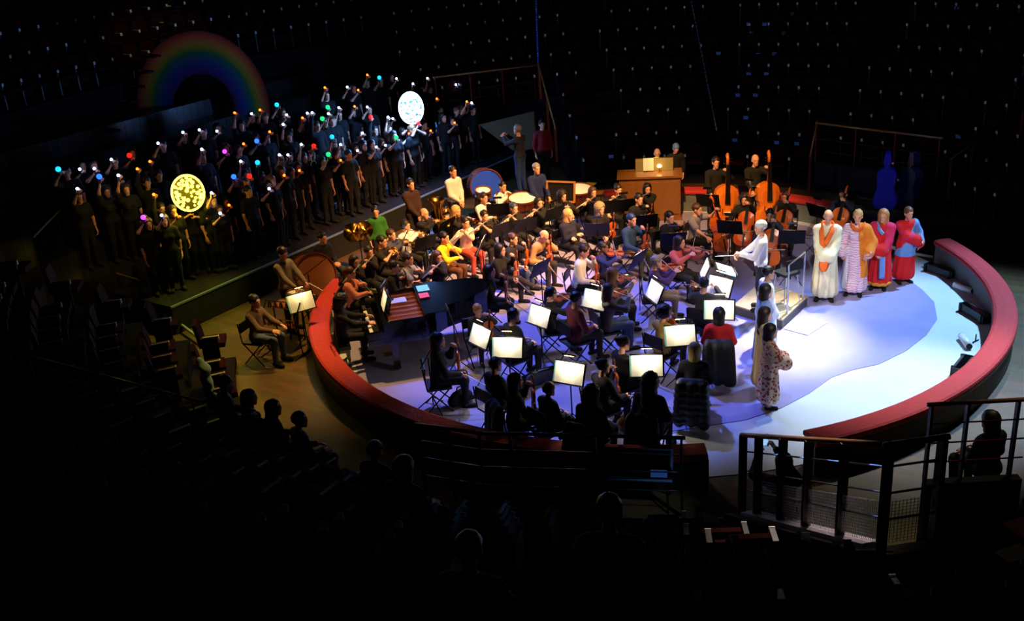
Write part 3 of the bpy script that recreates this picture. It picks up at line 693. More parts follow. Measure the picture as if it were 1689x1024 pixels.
# ------------------------------------------------------------------ railings
def railing(name, label, pts, posts, h, rods, post_m, rail_m, rod_m, mesh_h=0., rr=.026, pr=.028, plate=False, group=None):
    "pts: base points of a straight run (2); posts: fractions"
    A, B = Vector(pts[0]), Vector(pts[1]); U = Vector((0, 0, 1)); L = B-A
    e = empty(name, A, 0, label, 'railing', group); Z = Vector((0, 0, 0))
    MB().tube([Z+U*h-L.normalized()*.05, L+U*h+L.normalized()*.05], rr, 10).build('handrail', rail_m, e, True)
    for t in posts: MB().box(tuple(L*t+U*(h/2)), (pr*1.1, pr*2.4, h-.02), rz=math.atan2(L.y, L.x)).build('post', post_m, e)
    for f in rods: MB().tube([U*h*f, L+U*h*f], .010, 6).build('rod', rod_m, e)
    if mesh_h:
        b = MB(); n = int(L.length/.03)
        for i in range(n+1): b.box(tuple(L*(i/n)+U*(mesh_h*.5+.07)), (.004, .004, mesh_h))
        k = int(mesh_h/.03)
        for i in range(k+1): b.tube([U*(.07+i*.03), L+U*(.07+i*.03)], .002, 4, False)
        stuff(b.build('wire_mesh', rod_m, e))
    if plate: MB().box(tuple(L*.5+U*.03), (L.xy.length, .16, .05), rz=math.atan2(L.y, L.x), ry=-math.atan2(L.z, L.xy.length)).build('base_plate', mat('base_plate', (.72, .66, .66), .45), e)
    return e
RA0, RA1 = np.array([.99, -8.93, 1.30]), np.array([1.86, -11.45, 2.66])
railing('railing', 'dark railing with wooden handrail and steel rods beside the near ring entrance', (RA0, RA1), (0, .14, .34, .53, .76, 1), 1.0, (.32, .56, .80), RAILDARK, WOODRAIL, STEELROD, .40, .026, .034, True)
struct(MB().add([(x, y, z) for (x, y, t) in ((RA0[0]-.2, RA0[1], RA0[2]), (RA1[0]-.2, RA1[1], RA1[2]), (RA1[0]+.1, RA1[1], RA1[2]), (RA0[0]+.1, RA0[1], RA0[2])) for z in (0, t)], [(0, 1, 3, 2), (2, 3, 5, 4), (4, 5, 7, 6), (6, 7, 1, 0), (1, 7, 5, 3), (0, 2, 4, 6)]).build('wall_entrance', TIERMAT))
t_ = at(1556, 721, 3.66)
railing('railing', 'unlit black railing across the head of the near ring entrance', (RA1, (t_[0], t_[1], 2.66)), (0, 1), 1.0, (.3, .55, .8), RAILDARK, RAILDARK, RAILDARK, .4, .026, .04)
c0 = CAM+ray(1537, 667)*11.5; c1 = CAM+ray(1700, 658)*11.5
railing('railing', 'railing with wooden handrail above the right front seats', ((c0[0], c0[1], c0[2]-1.), (c1[0], c1[1], c1[2]-1.)), (0, .37, .88), 1.0, (.25, .5, .75), RAILDARK, WOODRAIL, RAILRED)
def parapet(A, B, z0, z1, nm):
    A, B = Vector(A), Vector(B); L = (B-A).xy; n = Vector((-L.y, L.x)).normalized()*.06
    V = [(p.x+s*n.x, p.y+s*n.y, z) for z in (z0, None) for p in (A, B) for s in (-1, 1)]
    V = [(x, y, z if z is not None else (A.z if i in (4, 5) else B.z)-.01) for i, (x, y, z) in enumerate(V)]
    return struct(put(nm, pymesh(nm, V, [(0, 2, 3, 1), (4, 5, 7, 6), (0, 1, 5, 4), (2, 6, 7, 3), (0, 4, 6, 2), (1, 3, 7, 5)], [TIERMAT])))
parapet(RA1, (t_[0], t_[1], 2.66), 0, 0, 'wall_entrance_head')
parapet((c0[0], c0[1], c0[2]-1.), (c1[0], c1[1], c1[2]-1.), 0, 0, 'wall_entrance_right')
d0 = at(690, 700, 1.2); d1 = at(790, 714, 1.2); d2 = at(1124, 722, 1.2)
railing('railing', 'black railing bar in front of the red curb near the monitor', ((d1[0], d1[1], .05), (d2[0], d2[1], .05)), (0, .16, .58, 1), 1.15, (.3, .55, .78), RAILDARK, RAILDARK, RAILDARK)
railing('railing', 'short black railing section left of the front curb bar', ((d0[0], d0[1], .05), (d1[0], d1[1], .05)), (0, .5), 1.15, (.3, .55, .78), RAILDARK, RAILDARK, RAILDARK)
railing('railing', 'red-posted railing with wooden handrail above the back left entrance', ((-5.75, 9.85, 1.95), (-2.96, 11.1, 1.93)), (0, .33, .64, 1), 1.0, (.3, .56), RAILRED, WOODRAIL, RAILRED)
railing('railing', 'sloping stair rail beside the person in the red jacket', ((-2.93, 11.0, 1.95), (-2.44, 9.6, .45)), (0, .5, 1), 1.0, (.5,), mat('rail_amber_paint', (.52, .20, .06), .4), WOODRAIL, RAILRED)
railing('railing', 'balustrade with red posts and wooden handrail behind the robed singers', ((4.34, 7.66, .71), (6.78, 5.6, .72)), (0, .34, .66, 1), 1.0, (.3, .6), RAILRED, WOODRAIL, RAILRED)
railing('railing', 'red sloping rail end beside the balustrade', ((4.34, 7.66, .71), (4.15, 7.3, .0)), (1,), 1.0, (.5,), RAILRED, WOODRAIL, RAILRED)
railing('railing', 'dark red stair rail at the right edge of the back tiers', ((7.0, 5.34, .3), (8.65, 5.95, 1.26)), (0, .3, 1), 1.0, (.5,), RAILRED, RAILDARK, RAILRED)
struct(MB().add([(4.34, 7.72, 0), (6.8, 5.65, 0), (6.85, 5.72, 0), (4.4, 7.8, 0), (4.34, 7.72, .7), (6.8, 5.65, .7), (6.85, 5.72, .7), (4.4, 7.8, .7)], [(3, 2, 1, 0), (4, 5, 6, 7), (0, 1, 5, 4), (1, 2, 6, 5), (2, 3, 7, 6), (3, 0, 4, 7)]).build('wall_balustrade', WALLMAT))
g0 = at(95, 482); g1 = at(243, 532)
railing('railing', 'dark railing with thin rods in front of the amber passage at far left', (g0, g1), (0, .55, 1), .95, (.05, .3, .55, .78), RAILDARK, mat('dull_rail', (.42, .34, .20), .4, .3), MATS['dull_rail'])
# tan side panel of the back left entrance
q_ = [CAM+ray(x, y)*t for x, y, t in ((790, 206, 28.6), (880, 184, 29.4), (886, 246, 29.2), (846, 248, 28.8))]
b = MB(); V = [tuple(p) for p in q_]+[tuple(p+np.array([.02, .06, 0])) for p in q_]
o = pymesh('wall_panel', V, [(0, 1, 2, 3), (7, 6, 5, 4), (0, 4, 5, 1), (1, 5, 6, 2), (2, 6, 7, 3), (3, 7, 4, 0)], [mat('tan_panel', (.50, .44, .32), .7)])
struct(put('wall_entrance_panel', o))
# left rail running down to the stage steps, and the hanging cables
for (x0, y0, t0, x1, y1, t1, lab) in [(55, 392, 19, 125, 318, 22.5, 'thin wooden handrail sloping down at the far left of the choir'), (30, 582, 13, 330, 662, 14.5, 'thin metal rail crossing the dark seats at lower left')]:
    A = CAM+ray(x0, y0)*t0; B = CAM+ray(x1, y1)*t1
    e = empty('handrail', A, 0, lab, 'handrail'); L = Vector(B-A)
    MB().tube([(0, 0, 0), tuple(L)], .018, 8).build('bar', mat('dull_rail', (.42, .34, .20), .4, .3), e)
    for t in (.05, .5, .95): MB().tube([tuple(L*t), tuple(L*t-Vector((0, 0, .8)))], .012, 6).build('post', RAILDARK, e)
def cable(px, t0, t1, r, m, lab, name):
    A = CAM+ray(*px[0])*t0; B = CAM+ray(*px[1])*t1
    n = 34; e = empty(name, B, 0, lab, 'cable'); L = Vector(A-B)
    MB().tube([(0, 0, 0), tuple(L)], r*.5, 6).build('core', m, e)
    b = MB()
    for i in range(n): b.box(tuple(L*((i+.5)/n)), (r*2.2, r*2.2, L.length/n*.55))
    b.build('links', m, e)
cable([(883, -30), (888, 116)], 29.5, 29.5, .018, mat('cable_blue_lit', (.30, .42, 1), .4, .3), 'straight blue-lit cable hanging above the back left railing', 'hanging_cable')  # blue light on the cable is put into its colour
cable([(1136, -20), (1182, 215)], 26.5, 25.5, .014, mat('cable_grey', (.38, .36, .52), .4, .5), 'slanting chain hanging over the back tiers above the double basses', 'hanging_chain')
# ------------------------------------------------------------------ projected rainbow light painted as an arch, and stair strips at the far left
def rainbow():
    t = 27.; c = CAM+ray(338, 182)*t
    m = bpy.data.materials.new('rainbow_projection_paint'); m.use_nodes = True; nt = m.node_tree; b = nt.nodes['Principled BSDF']; b.inputs['Roughness'].default_value = .9
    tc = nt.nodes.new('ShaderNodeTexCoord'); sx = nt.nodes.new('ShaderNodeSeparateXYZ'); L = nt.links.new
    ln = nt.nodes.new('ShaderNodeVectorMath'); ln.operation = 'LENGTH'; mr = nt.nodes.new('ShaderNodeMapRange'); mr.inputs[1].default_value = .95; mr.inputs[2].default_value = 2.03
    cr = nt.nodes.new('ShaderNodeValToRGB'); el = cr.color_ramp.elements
    stops = [(0, (.02, 0, .05)), (.2, (.03, .02, .28)), (.38, (.01, .10, .22)), (.52, (.0, .22, .05)), (.62, (.35, .32, .0)), (.74, (.75, .28, .02)), (.9, (.75, .07, .02)), (1, (.25, .01, .01))]  # projected rainbow light painted into the arch as colour bands
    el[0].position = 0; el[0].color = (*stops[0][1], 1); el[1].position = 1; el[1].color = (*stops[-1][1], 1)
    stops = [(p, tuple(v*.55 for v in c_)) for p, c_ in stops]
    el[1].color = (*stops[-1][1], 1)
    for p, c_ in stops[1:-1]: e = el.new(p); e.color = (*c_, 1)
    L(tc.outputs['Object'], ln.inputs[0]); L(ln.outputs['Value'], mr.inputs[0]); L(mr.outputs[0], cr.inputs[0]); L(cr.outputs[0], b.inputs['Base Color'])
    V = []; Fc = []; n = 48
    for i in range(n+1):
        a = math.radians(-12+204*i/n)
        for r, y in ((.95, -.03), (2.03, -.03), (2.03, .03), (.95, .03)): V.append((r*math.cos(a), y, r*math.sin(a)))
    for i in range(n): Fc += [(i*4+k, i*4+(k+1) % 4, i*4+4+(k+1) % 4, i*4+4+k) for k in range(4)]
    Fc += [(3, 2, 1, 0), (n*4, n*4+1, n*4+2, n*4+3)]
    d = CAM-c; o = put('projected_rainbow', pymesh('projected_rainbow', V, Fc, [m]), None, None, tuple(c), head_rz((-d[0], -d[1])))
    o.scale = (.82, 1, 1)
    tag(o, 'faint projected rainbow light painted on an arch behind the choir at upper left', 'rainbow')
    spot('rainbow_light', tuple(c+np.array([2.5, -7, 5.5])), tuple(c+np.array([0, 0, 1.3])), 22, (1, .95, .9), 22, .8)  # unseen spot added to light the painted rainbow
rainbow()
STRIP = mat('step_strip', (.95, .82, .42), .5)
for i, (x, y) in enumerate([(278, 10), (267, 37), (255, 64), (243, 91), (231, 117), (217, 142), (204, 166), (191, 190), (177, 215), (163, 240)]):
    P = CAM+ray(x, y)*(26-.25*i)
    o = MB().box((0, 0, 0), (.17, .03, .02)).build('step_nosing', STRIP, None, loc=tuple(P), rz=-.55)
    MB().box((0, .10, -.035), (.5, .22, .05)).build('step_board', TIERMAT, o)
    tag(o, 'small pale step edge strip in the far left stairs', 'step', 'far left stair steps')
spot('stair_strip_fill', (-12, 2, 9), (-13, 8.6, 4.5), 350, (1, .9, .6), 22, .6)  # unseen spot added to make the step strips visible
# ------------------------------------------------------------------ orchestra
COND = at(1254, 375, 1.83)
CX, CY = float(COND[0]), float(COND[1])
def inst_setup(inst, kind, s, hc, R):
    "hand targets and instrument frames in the player's local space"
    zs = (.45 if kind == 'sit' else .84*s)+.515*s
    V = lambda *a: np.array(a, float)
    mouth = hc+R@V(0, .10, -.064)
    if inst in ('violin', 'viola'):
        o = V(-.07*s, .10*s, zs+.075*s); d = V(-.52, .80, -.10); d /= np.linalg.norm(d); up = V(.3, .15, 1)
        b = V(.82, .50, -.16); b /= np.linalg.norm(b); c = o+d*.19+V(0, 0, .065); rw = c+b*.34
        return dict(rw=rw+V(0, -.03, 0), lw=o+d*(.45 if inst == 'violin' else .5)+V(0, -.05, -.05), rpole=V(.8, -.2, -.7), lpole=V(-.3, .1, -1), hands=('grip', 'grip'), hy=22), [(inst, VIOLIN if inst == 'violin' else VIOLA, o, d, up), ('bow', BOW, rw, -b, V(0, 0, 1))]
    if inst in ('violin_rest', 'viola_rest'):
        o = V(-.06, .33*s, .45+.13*s); d = V(-.12, .05, 1); d /= np.linalg.norm(d)
        return dict(lw=o+d*.44+V(0, -.06, 0), rw=V(.17*s, .36*s, .45+.2*s), hands=('grip', 'grip')), [(inst[:-5], VIOLIN, o, d, V(0.1, 1, .1)), ('bow', BOW, V(.18*s, .40*s, .45+.22*s), V(.35, .75, -.45), V(0, 0, 1))]
    if inst == 'cello':
        tip = V(.0, .66, .015); d = V(-.10, -.30, 1.05); d /= np.linalg.norm(d); o = tip+d*.28
        up = V(.0, 1, .3)
        return dict(lw=o+d*.93+V(-.02, .10, 0), rw=V(.36, .58, .62), hands=('grip', 'grip'), spread=.20), [('cello', CELLO, o, d, up), ('bow', BOW, V(.38, .66, .62), V(-1, .02, .06), V(0, .4, 1))]
    if inst == 'bass':
        tip = V(-.06, .50, .015); d = V(-.06, -.13, 1.0); d /= np.linalg.norm(d); o = tip+d*.12
        return dict(lw=o+d*1.42+V(-.02, .06, 0), rw=V(.22, .48, 1.0), hands=('grip', 'grip')), [('double_bass', BASS, o, d, V(.0, 1, .1)), ]
    if inst == 'flute':
        d = V(.93, .26, -.22); d /= np.linalg.norm(d); o = mouth+V(0, .018, 0)
        return dict(lw=o+d*.17+V(-.02, -.03, -.04), rw=o+d*.38+V(.0, -.05, -.04), rpole=V(.6, -.3, -.6), lpole=V(-.5, .3, -.8), hands=('grip', 'grip')), [('flute', FLUTE, o, d, V(0, 0, 1))]
    if inst in ('clarinet', 'recorder', 'saxophone', 'oboe'):
        d = V(.05, .60, -.80) if inst != 'saxophone' else V(0, 1, 0)
        d /= np.linalg.norm(d); o = mouth+d*.01
        dd = d if inst != 'saxophone' else V(.02, .3, -.9)
        return dict(lw=o+dd*.20+V(-.04, -.04, 0), rw=o+dd*.40+V(.04, -.04, 0), rpole=V(1, -.3, -.5), lpole=V(-1, -.3, -.5), hands=('grip', 'grip')), [(inst, {'clarinet': CLARINET, 'oboe': CLARINET, 'recorder': RECORDER, 'saxophone': SAX}[inst], o, d, V(0, .5, 1) if inst != 'saxophone' else V(0, 0, 1))]
    if inst in ('trumpet', 'trombone', 'horn'):
        d = V(.0, 1, -.16); d /= np.linalg.norm(d); o = mouth+d*.07
        if inst == 'horn': d = V(.1, .8, -.5); d /= np.linalg.norm(d); o = mouth+d*.02
        return dict(lw=o+d*.14+V(-.04, -.03, -.06), rw=o+d*.18+V(.05, -.03, -.03), rpole=V(1, -.2, -.5), lpole=V(-1, -.2, -.5), hands=('grip', 'grip')), [({'horn': 'french_horn'}.get(inst, inst), {'trumpet': TRUMPET, 'trombone': TROMBONE, 'horn': HORN}[inst], o, d, V(0, 0, 1))]
    if inst == 'tuba':
        return dict(rw=V(.1, .30, .85), lw=V(-.16, .28, .8), hands=('grip', 'grip')), [('tuba', TUBA, V(0.02, .28, .52), V(0, 1, 0), V(.1, 0, 1))]
    if inst == 'piano': return dict(rw=V(.20, .47, .76), lw=V(-.20, .47, .76)), []
    if inst == 'folded': return dict(rw=V(-.06, .22, .45+.30*s), lw=V(.06, .25, .45+.28*s)), []
    return {}, []
def player(key, px, desc, H=1.68, face='c', inst=None, top=BLK, bottom=(.07, .07, .09), hair='short', hc=DKB, kind='sit', z=0., chair=True, **kw):
    s = H/1.72
    zh = z+(.45+.755*s if kind == 'sit' else 1.595*s)
    lean = kw.pop('lean', 4 if kind == 'sit' else 0)
    p = at(px[0], px[1], zh); la = math.radians(lean)
    if face == 'c': ang = math.degrees(math.atan2(CY-p[1], CX-p[0]))
    elif isinstance(face, tuple): ang = math.degrees(math.atan2(face[1]-p[1], face[0]-p[0]))
    else: ang = face
    fwd = np.array([math.cos(math.radians(ang)), math.sin(math.radians(ang))])
    off = (.665*math.sin(la)+.025)*s
    p = np.array([p[0]-fwd[0]*off, p[1]-fwd[1]*off, z])
    hloc = (np.array([0, 0, .45+.09*s]) if kind == 'sit' else np.array([0, 0, .93*s]))+(np.array([0, math.sin(la), math.cos(la)])*.665+np.array([0, math.cos(la), -math.sin(la)])*.025)*s
    Rh = np.array(Matrix.Rotation(math.radians(kw.get('hp', 0))-la*.4, 3, 'X'))
    st, things = inst_setup(inst, kind, s, hloc, Rh)
    st = dict(st); hx = st.pop('hy', 0)
    args = dict(kind=kind, H=H, lean=lean, hy=hx, top=top, bottom=bottom); args.update(st); args.update(kw)
    fig = figure(**args)
    rec = spawn(fig, p, ang, desc, hair, hc, key=key)
    rec['desc'] = desc
    if chair and kind == 'sit': seat_chair(rec, 'the '+desc)
    for (nm, parts, o, d, up) in things:
        place(parts, nm, rec['M'] @ frame(o, d, up), '%s of the %s' % (nm.replace('_', ' '), desc), nm.replace('_', ' '), nm.replace('_', ' ')+'s of the orchestra')
    return rec
W_, RED_, NAVY, GREY = (.90, .89, .86), (.70, .05, .09), (.10, .13, .28), (.48, .46, .45)
JEANS = (.22, .28, .42)
# --- woodwind and brass on the left
player('clar_pink', (578, 450), 'clarinettist in a pink top beside the left curb end', 1.6, inst='clarinet', top=(.85, .52, .45), hair='pony', hc=BRN, fem=True)
player('fl_curb', (585, 431), 'flutist in black nearest the left curb end', 1.62, inst='flute', hair='long', fem=True, face=-35)
player('fl_boy', (608, 415), 'young flutist in dark clothes behind the pink clarinettist', 1.58, inst='flute', hair='short', hc=BLK, face=-35)
player('horn_blackT', (630, 398), 'horn player in a black T-shirt with bare forearms', 1.7, inst='horn', sleeve='short', hair='short', hc=BLK)
player('tp_boy', (645, 387), 'boy trumpeter with white collar near the green hoodie', 1.58, inst='trumpet', top=(.22, .24, .34), hair='short', hc=BRN)
player('tp_white', (669, 372), 'trumpeter in a white shirt in the left brass row', 1.7, inst='trumpet', top=W_, hair='short', hc=DKB)
player('tp_bald', (700, 352), 'balding trumpeter in black in the left brass row', 1.72, inst='trumpet', hair='fringe', hc=BRN)
player('tuba', (724, 334), 'tuba player hidden behind the upright brass tuba', 1.66, inst='tuba', hair='short', hc=BLK)
player('blond_blazer', (753, 348), 'blond trombonist in a dark blazer with white collar', 1.66, inst='trombone', top=(.11, .10, .12), hair='bob', hc=BLD, fem=True)
player('clar_white', (798, 326), 'clarinettist in a white shirt below the blue-lit bass drum', 1.7, inst='clarinet', top=W_, hair='short', hc=DKB)
player('horn_white', (829, 307), 'horn player in a white shirt right of the bass drum', 1.72, inst='horn', top=W_, hair='short', hc=BLK)
player('fl_plaid', (768, 367), 'flutist in a white cardigan and red plaid skirt', 1.64, inst='flute', top=(.90, .78, .70), bottom=(.75, .28, .25), hair='bun', hc=DKB, fem=True, face=-45)
player('yellow', (733, 392), 'recorder player in a bright yellow pullover', 1.66, inst='recorder', top=(.95, .75, .06), bottom=(.35, .20, .10), hair='short', hc=BLK)
player('oboe_grey', (673, 427), 'oboist in a grey T-shirt behind the piano lid', 1.7, inst='oboe', top=(.55, .55, .60), sleeve='short', hair='short', hc=DKB)
player('fl_longhair', (722, 424), 'flutist with long brown hair in front of the yellow pullover', 1.62, inst='flute', hair='long', hc=BRN, fem=True, face=-45)
player('sax', (650, 440), 'saxophonist in black behind the open piano', 1.66, inst='saxophone', hair='short', hc=BLK)
player('fl_3', (799, 356), 'flutist in a black T-shirt right of the plaid skirt', 1.66, inst='flute', sleeve='short', hair='short', hc=DKB, face=-50)
player('fl_4', (848, 343), 'blue-haired flutist in black, second along the flute row', 1.66, inst='flute', sleeve='short', hair='short', hc=(.2, .24, .34), face=-52)
player('fl_5', (889, 334), 'flutist with long dark hair before the percussion table', 1.64, inst='flute', hair='long', hc=DKB, fem=True, face=-55)
player('clar_curly', (928, 323), 'curly-haired clarinettist before the framed board', 1.68, inst='clarinet', hair='curly', hc=DKB)
player('fl_6', (978, 317), 'flutist left of the organ, third from its corner', 1.62, inst='flute', hair='long', hc=BRN, fem=True, face=-60)
player('fl_7', (1020, 313), 'flutist right in front of the organ\'s left corner', 1.64, inst='flute', hair='bun', hc=DKB, fem=True, face=-62)
player('fl_8', (1068, 311), 'flutist before the middle of the organ, turned left', 1.62, inst='flute', hair='long', hc=BLK, fem=True, face=-75)
# --- strings
player('vn_darkT', (846, 394), 'boy in a dark T-shirt resting a violin on his lap', 1.62, inst='violin_rest', top=(.08, .08, .10), sleeve='short', bottom=JEANS, hair='short', hc=BRN)
player('vn_crossed', (825, 412), 'violinist in black with crossed legs and boots', 1.68, inst='violin_rest', bottom=(.16, .13, .11), hair='bob', hc=BLK, fem=True, cross=True)
player('vn_tallhair', (808, 447), 'violinist with long black hair at the piano tail', 1.66, inst='violin_rest', hair='long', hc=BLK, fem=True)
player('beige', (897, 384), 'grey-haired violinist in a beige sweater bending forward', 1.76, inst='violin_rest', top=(.66, .48, .32), bottom=(.16, .15, .15), hair='fringe', hc=GRY, lean=24, hp=-30)
player('arms', (938, 354), 'blonde woman in navy sitting with arms crossed', 1.7, inst='folded', top=(.09, .10, .20), hair='long', hc=BLD, fem=True)
player('va_grey', (990, 344), 'violist with curly grey-blond hair in black', 1.7, inst='viola_rest', hair='curly', hc=(.60, .52, .40), fem=True)
player('vn_beard', (1054, 328), 'dark-haired violinist in black left of the cellist row', 1.74, inst='violin_rest', hair='short', hc=BLK, face=-55)
player('vn_bluehood', (1042, 362), 'violinist in a blue hoodie and olive trousers', 1.76, inst='violin_rest', top=(.10, .22, .36), bottom=(.34, .34, .14), hair='cap', hc=(.10, .20, .36), face=-40)
player('white_sw', (963, 413), 'man in a white sweater looking down at his viola', 1.78, inst='viola_rest', top=(.90, .86, .84), hair='short', hc=DKB, lean=10, hp=-15)
player('navy_boy', (995, 408), 'boy in a navy jacket with a violin', 1.5, inst='violin', top=(.10, .14, .38), hair='short', hc=BLK, skin=2)
player('vn_brown', (1012, 452), 'violinist with light brown hair behind the centre stand', 1.6, inst='violin', top=(.30, .25, .22), hair='long', hc=LBR, fem=True)
player('va_jeans', (1004, 478), 'violist with long dark hair, grey jumper and jeans', 1.7, inst='viola', top=(.30, .28, .27), bottom=JEANS, hair='long', hc=BRN, fem=True)
player('purple', (1083, 432), 'grey-haired violinist in a purple sweater', 1.68, inst='violin', top=(.24, .14, .34), bottom=(.42, .36, .32), hair='short', hc=GRY, fem=True)
player('vn_black', (1105, 358), 'violinist in a black top below the organ\'s right corner', 1.66, inst='violin_rest', hair='pony', hc=BLK, fem=True, face=-50)
player('orange', (1121, 399), 'violinist in an orange and purple printed blouse', 1.66, inst='violin', top=(.72, .32, .30), hair='bob', hc=BLK, fem=True)
player('cello1', (1150, 345), 'cellist in a grey T-shirt right of the organ', 1.68, inst='cello', top=(.50, .48, .52), sleeve='short', hair='short', hc=BRN, face=-28)
player('cello2', (1228, 328), 'curly-haired cellist in a black dress below the double basses', 1.66, inst='cello', hair='curly', hc=DKB, fem=True, face=-100)
player('cello3', (1270, 354), 'cellist in a dark jacket and white shirt behind the conductor', 1.7, inst='cello', top=(.15, .16, .24), hair='short', hc=BLK, face=-100)
player('cello4', (1296, 324), 'cellist in black right of the second double bass', 1.7, inst='cello', hair='short', hc=DKB, face=-110)
player('cello5', (1391, 320), 'rightmost cellist, half hidden behind the robed singers', 1.72, inst='cello', top=(.08, .10, .22), hair='short', hc=BLK, face=-115)
player('bass1', (1181, 268), 'double bassist behind the left double bass', 1.8, inst='bass', kind='stand', hair='short', hc=DKB, face=-80)
player('bass2', (1246, 264), 'double bassist behind the right double bass', 1.8, inst='bass', kind='stand', hair='fringe', hc=BLK, face=-75, bottom=(.42, .38, .28))
player('kid_blond', (788, 512), 'small blond child violinist behind the folded page', 1.35, inst='violin_rest', top=(.14, .12, .12), hair='short', hc=(.66, .48, .26), face=-60)
player('back_man', (848, 520), 'man in black seen from behind near the piano tail', 1.74, top=(.06, .06, .06), hair='short', hc=BLK, face=42)
player('vn_girl', (910, 484), 'violin girl in black left of the plum sweater', 1.6, inst='violin', hair='pony', hc=BLK, fem=True, face=15)
player('plum', (951, 492), 'man in a plum sweater seen from behind', 1.76, top=(.34, .07, .16), hair='short', hc=BLK, face=35)
player('left_black', (723, 561), 'violinist in black beside the left inner curb', 1.74, inst='violin_rest', top=(.05, .05, .05), hair='bob', hc=BLK, fem=True, face=15)
player('dark_818', (818, 601), 'person in black below the leftmost bright page', 1.62, top=(.05, .05, .05), hair='short', hc=BLK, face=45)
player('long_851', (851, 628), 'violist with long brown hair near the front curb', 1.64, inst='viola_rest', top=(.07, .06, .06), hair='long', hc=DKB, fem=True, face=25)
player('blond_906', (906, 642), 'blond child in black seen from behind near the front curb', 1.42, top=(.05, .05, .06), hair='short', hc=(.48, .36, .2), face=45)
player('hair_976', (976, 650), 'person with big dark hair in black at the front curb', 1.7, top=(.04, .04, .05), hair='big', hc=BLK, fem=True, face=60, fat=1.12)
player('hair_1073', (1073, 630), 'broad person with long black hair covering the front page', 1.78, top=(.04, .04, .05), hair='big', hc=BLK, fem=True, face=68, fat=1.18)
player('bob_1146', (1146, 577), 'blond bobbed violinist in black beside the red sweater', 1.68, top=(.06, .06, .07), hair='bob', hc=(.74, .64, .40), fem=True, face=80)
player('red_1186', (1186, 518), 'woman in a red sweater seen from behind', 1.66, top=(.66, .06, .12), hair='bob', hc=BLK, fem=True, face=85, fat=1.08)
player('yellow_kid', (1096, 516), 'dark-haired person in a yellow-beige top between the bright pages', 1.6, inst='violin_rest', top=(.70, .56, .30), hair='afro', hc=BLK, face=45)
player('manbun', (1029, 566), 'person with reddish tied hair and bare cheeks in black', 1.68, top=(.06, .05, .05), hair='bun', hc=(.30, .14, .08), face=35)
player('bun_996', (996, 604), 'girl with a dark bun at the front desk', 1.62, inst='violin_rest', top=(.06, .05, .06), hair='bun', hc=BLK, fem=True, face=40)
player('dark_1161', (1161, 468), 'dark-haired viola player beside the conductor\'s stand', 1.68, inst='viola', top=(.12, .13, .16), hair='short', hc=BLK, face=70)
# --- percussion and helpers on the left
player('perc_stand', (466, 418), 'percussionist in a grey shirt standing with drumsticks', 1.74, kind='stand', top=(.50, .45, .40), bottom=(.12, .12, .14), hair='short', hc=BLK, face=-25, rw=np.array([.16, .40, 1.0]), lw=np.array([-.12, .42, 1.0]), hands='grip', hp=-18)
player('bells', (420, 497), 'percussionist in a brown shirt seated at the bell rack', 1.74, top=(.42, .32, .26), bottom=(.28, .34, .44), hair='short', hc=DKB, face=-15, rw=np.array([.14, .45, .72]), lw=np.array([-.12, .47, .74]))
player('zip', (532, 392), 'young man in a black zip jacket sitting by the bass drum', 1.72, top=(.06, .06, .07), bottom=(.20, .24, .30), hair='short', hc=BLK, face=-30, rw=np.array([.03, .34, .68]), lw=np.array([-.04, .34, .68]))
player('green', (619, 349), 'boy in a green hoodie standing behind the brass', 1.52, kind='stand', top=(.16, .42, .12), hair='short', hc=BLK, face=-65)
player('brownshirt', (677, 304), 'man in a dark brown shirt standing with folded hands', 1.78, kind='stand', top=(.20, .11, .07), hair='short', hc=DKB, face=-40, rw=np.array([.02, .24, .92]), lw=np.array([-.03, .24, .94]))
player('whitestand', (747, 283), 'man in a white jumper standing by the stage edge', 1.76, kind='stand', top=(.86, .82, .80), bottom=(.08, .08, .10), hair='short', hc=DKB, face=-40, rw=np.array([.05, .22, .95]), lw=np.array([-.04, .24, .92]))
player('navypolo', (885, 278), 'grey-haired man in a navy pullover at the percussion table', 1.74, kind='stand', top=(.06, .12, .34), bottom=(.10, .10, .12), hair='short', hc=GRY, face=-55, rw=np.array([.15, .35, .95]), lw=np.array([-.12, .35, .95]))
player('violist_st', (853, 214), 'person in blue light standing on the stage filming the choir', 1.72, kind='stand', z=SZ, top=(.05, .08, .16), bottom=(.10, .20, .42), hair='short', hc=GRY, face=150, rw=np.array([.06, .40, 1.42]), lw=np.array([-.06, .42, 1.40]), hands='grip')
player('redjacket', (894, 205), 'person in a red uniform jacket by the back left stairs', 1.72, kind='stand', z=.35, top=(.50, .04, .08), bottom=(.06, .06, .08), hair='short', hc=BLK, face=-70)
player('organist', (1084, 253), 'organist behind the lit reading desk', 1.72, z=.12, top=(.10, .08, .06), hair='fringe', hc=BRN, face=-88, rw=np.array([.12, .45, .85]), lw=np.array([-.12, .45, .85]))
player('hood', (1115, 244), 'person in a grey-blue hood standing right of the organist', 1.60, kind='stand', z=0., top=(.02, .04, .05), hair='cap', hc=(.32, .48, .66), face=-75, hp=-30, lean=10)
# --- conductor
player('conductor', (1254, 375), 'white-haired conductor in a white shirt with arms forward', 1.74, kind='stand', z=.22, top=(.92, .91, .90), bottom=(.07, .08, .14), hair='short', hc=WHT, face=172, rw=np.array([.14, .40, 1.02]), lw=np.array([-.18, .36, 1.16]), hands='grip', hp=-8)
r_ = PEOPLE['conductor']
place(BATON, 'baton', r_['M'] @ frame(r_['fig']['wr'][1]+np.array([-.02, .06, .0]), (-.25, 1, .02)), 'white baton in the conductor\'s right hand', 'baton')
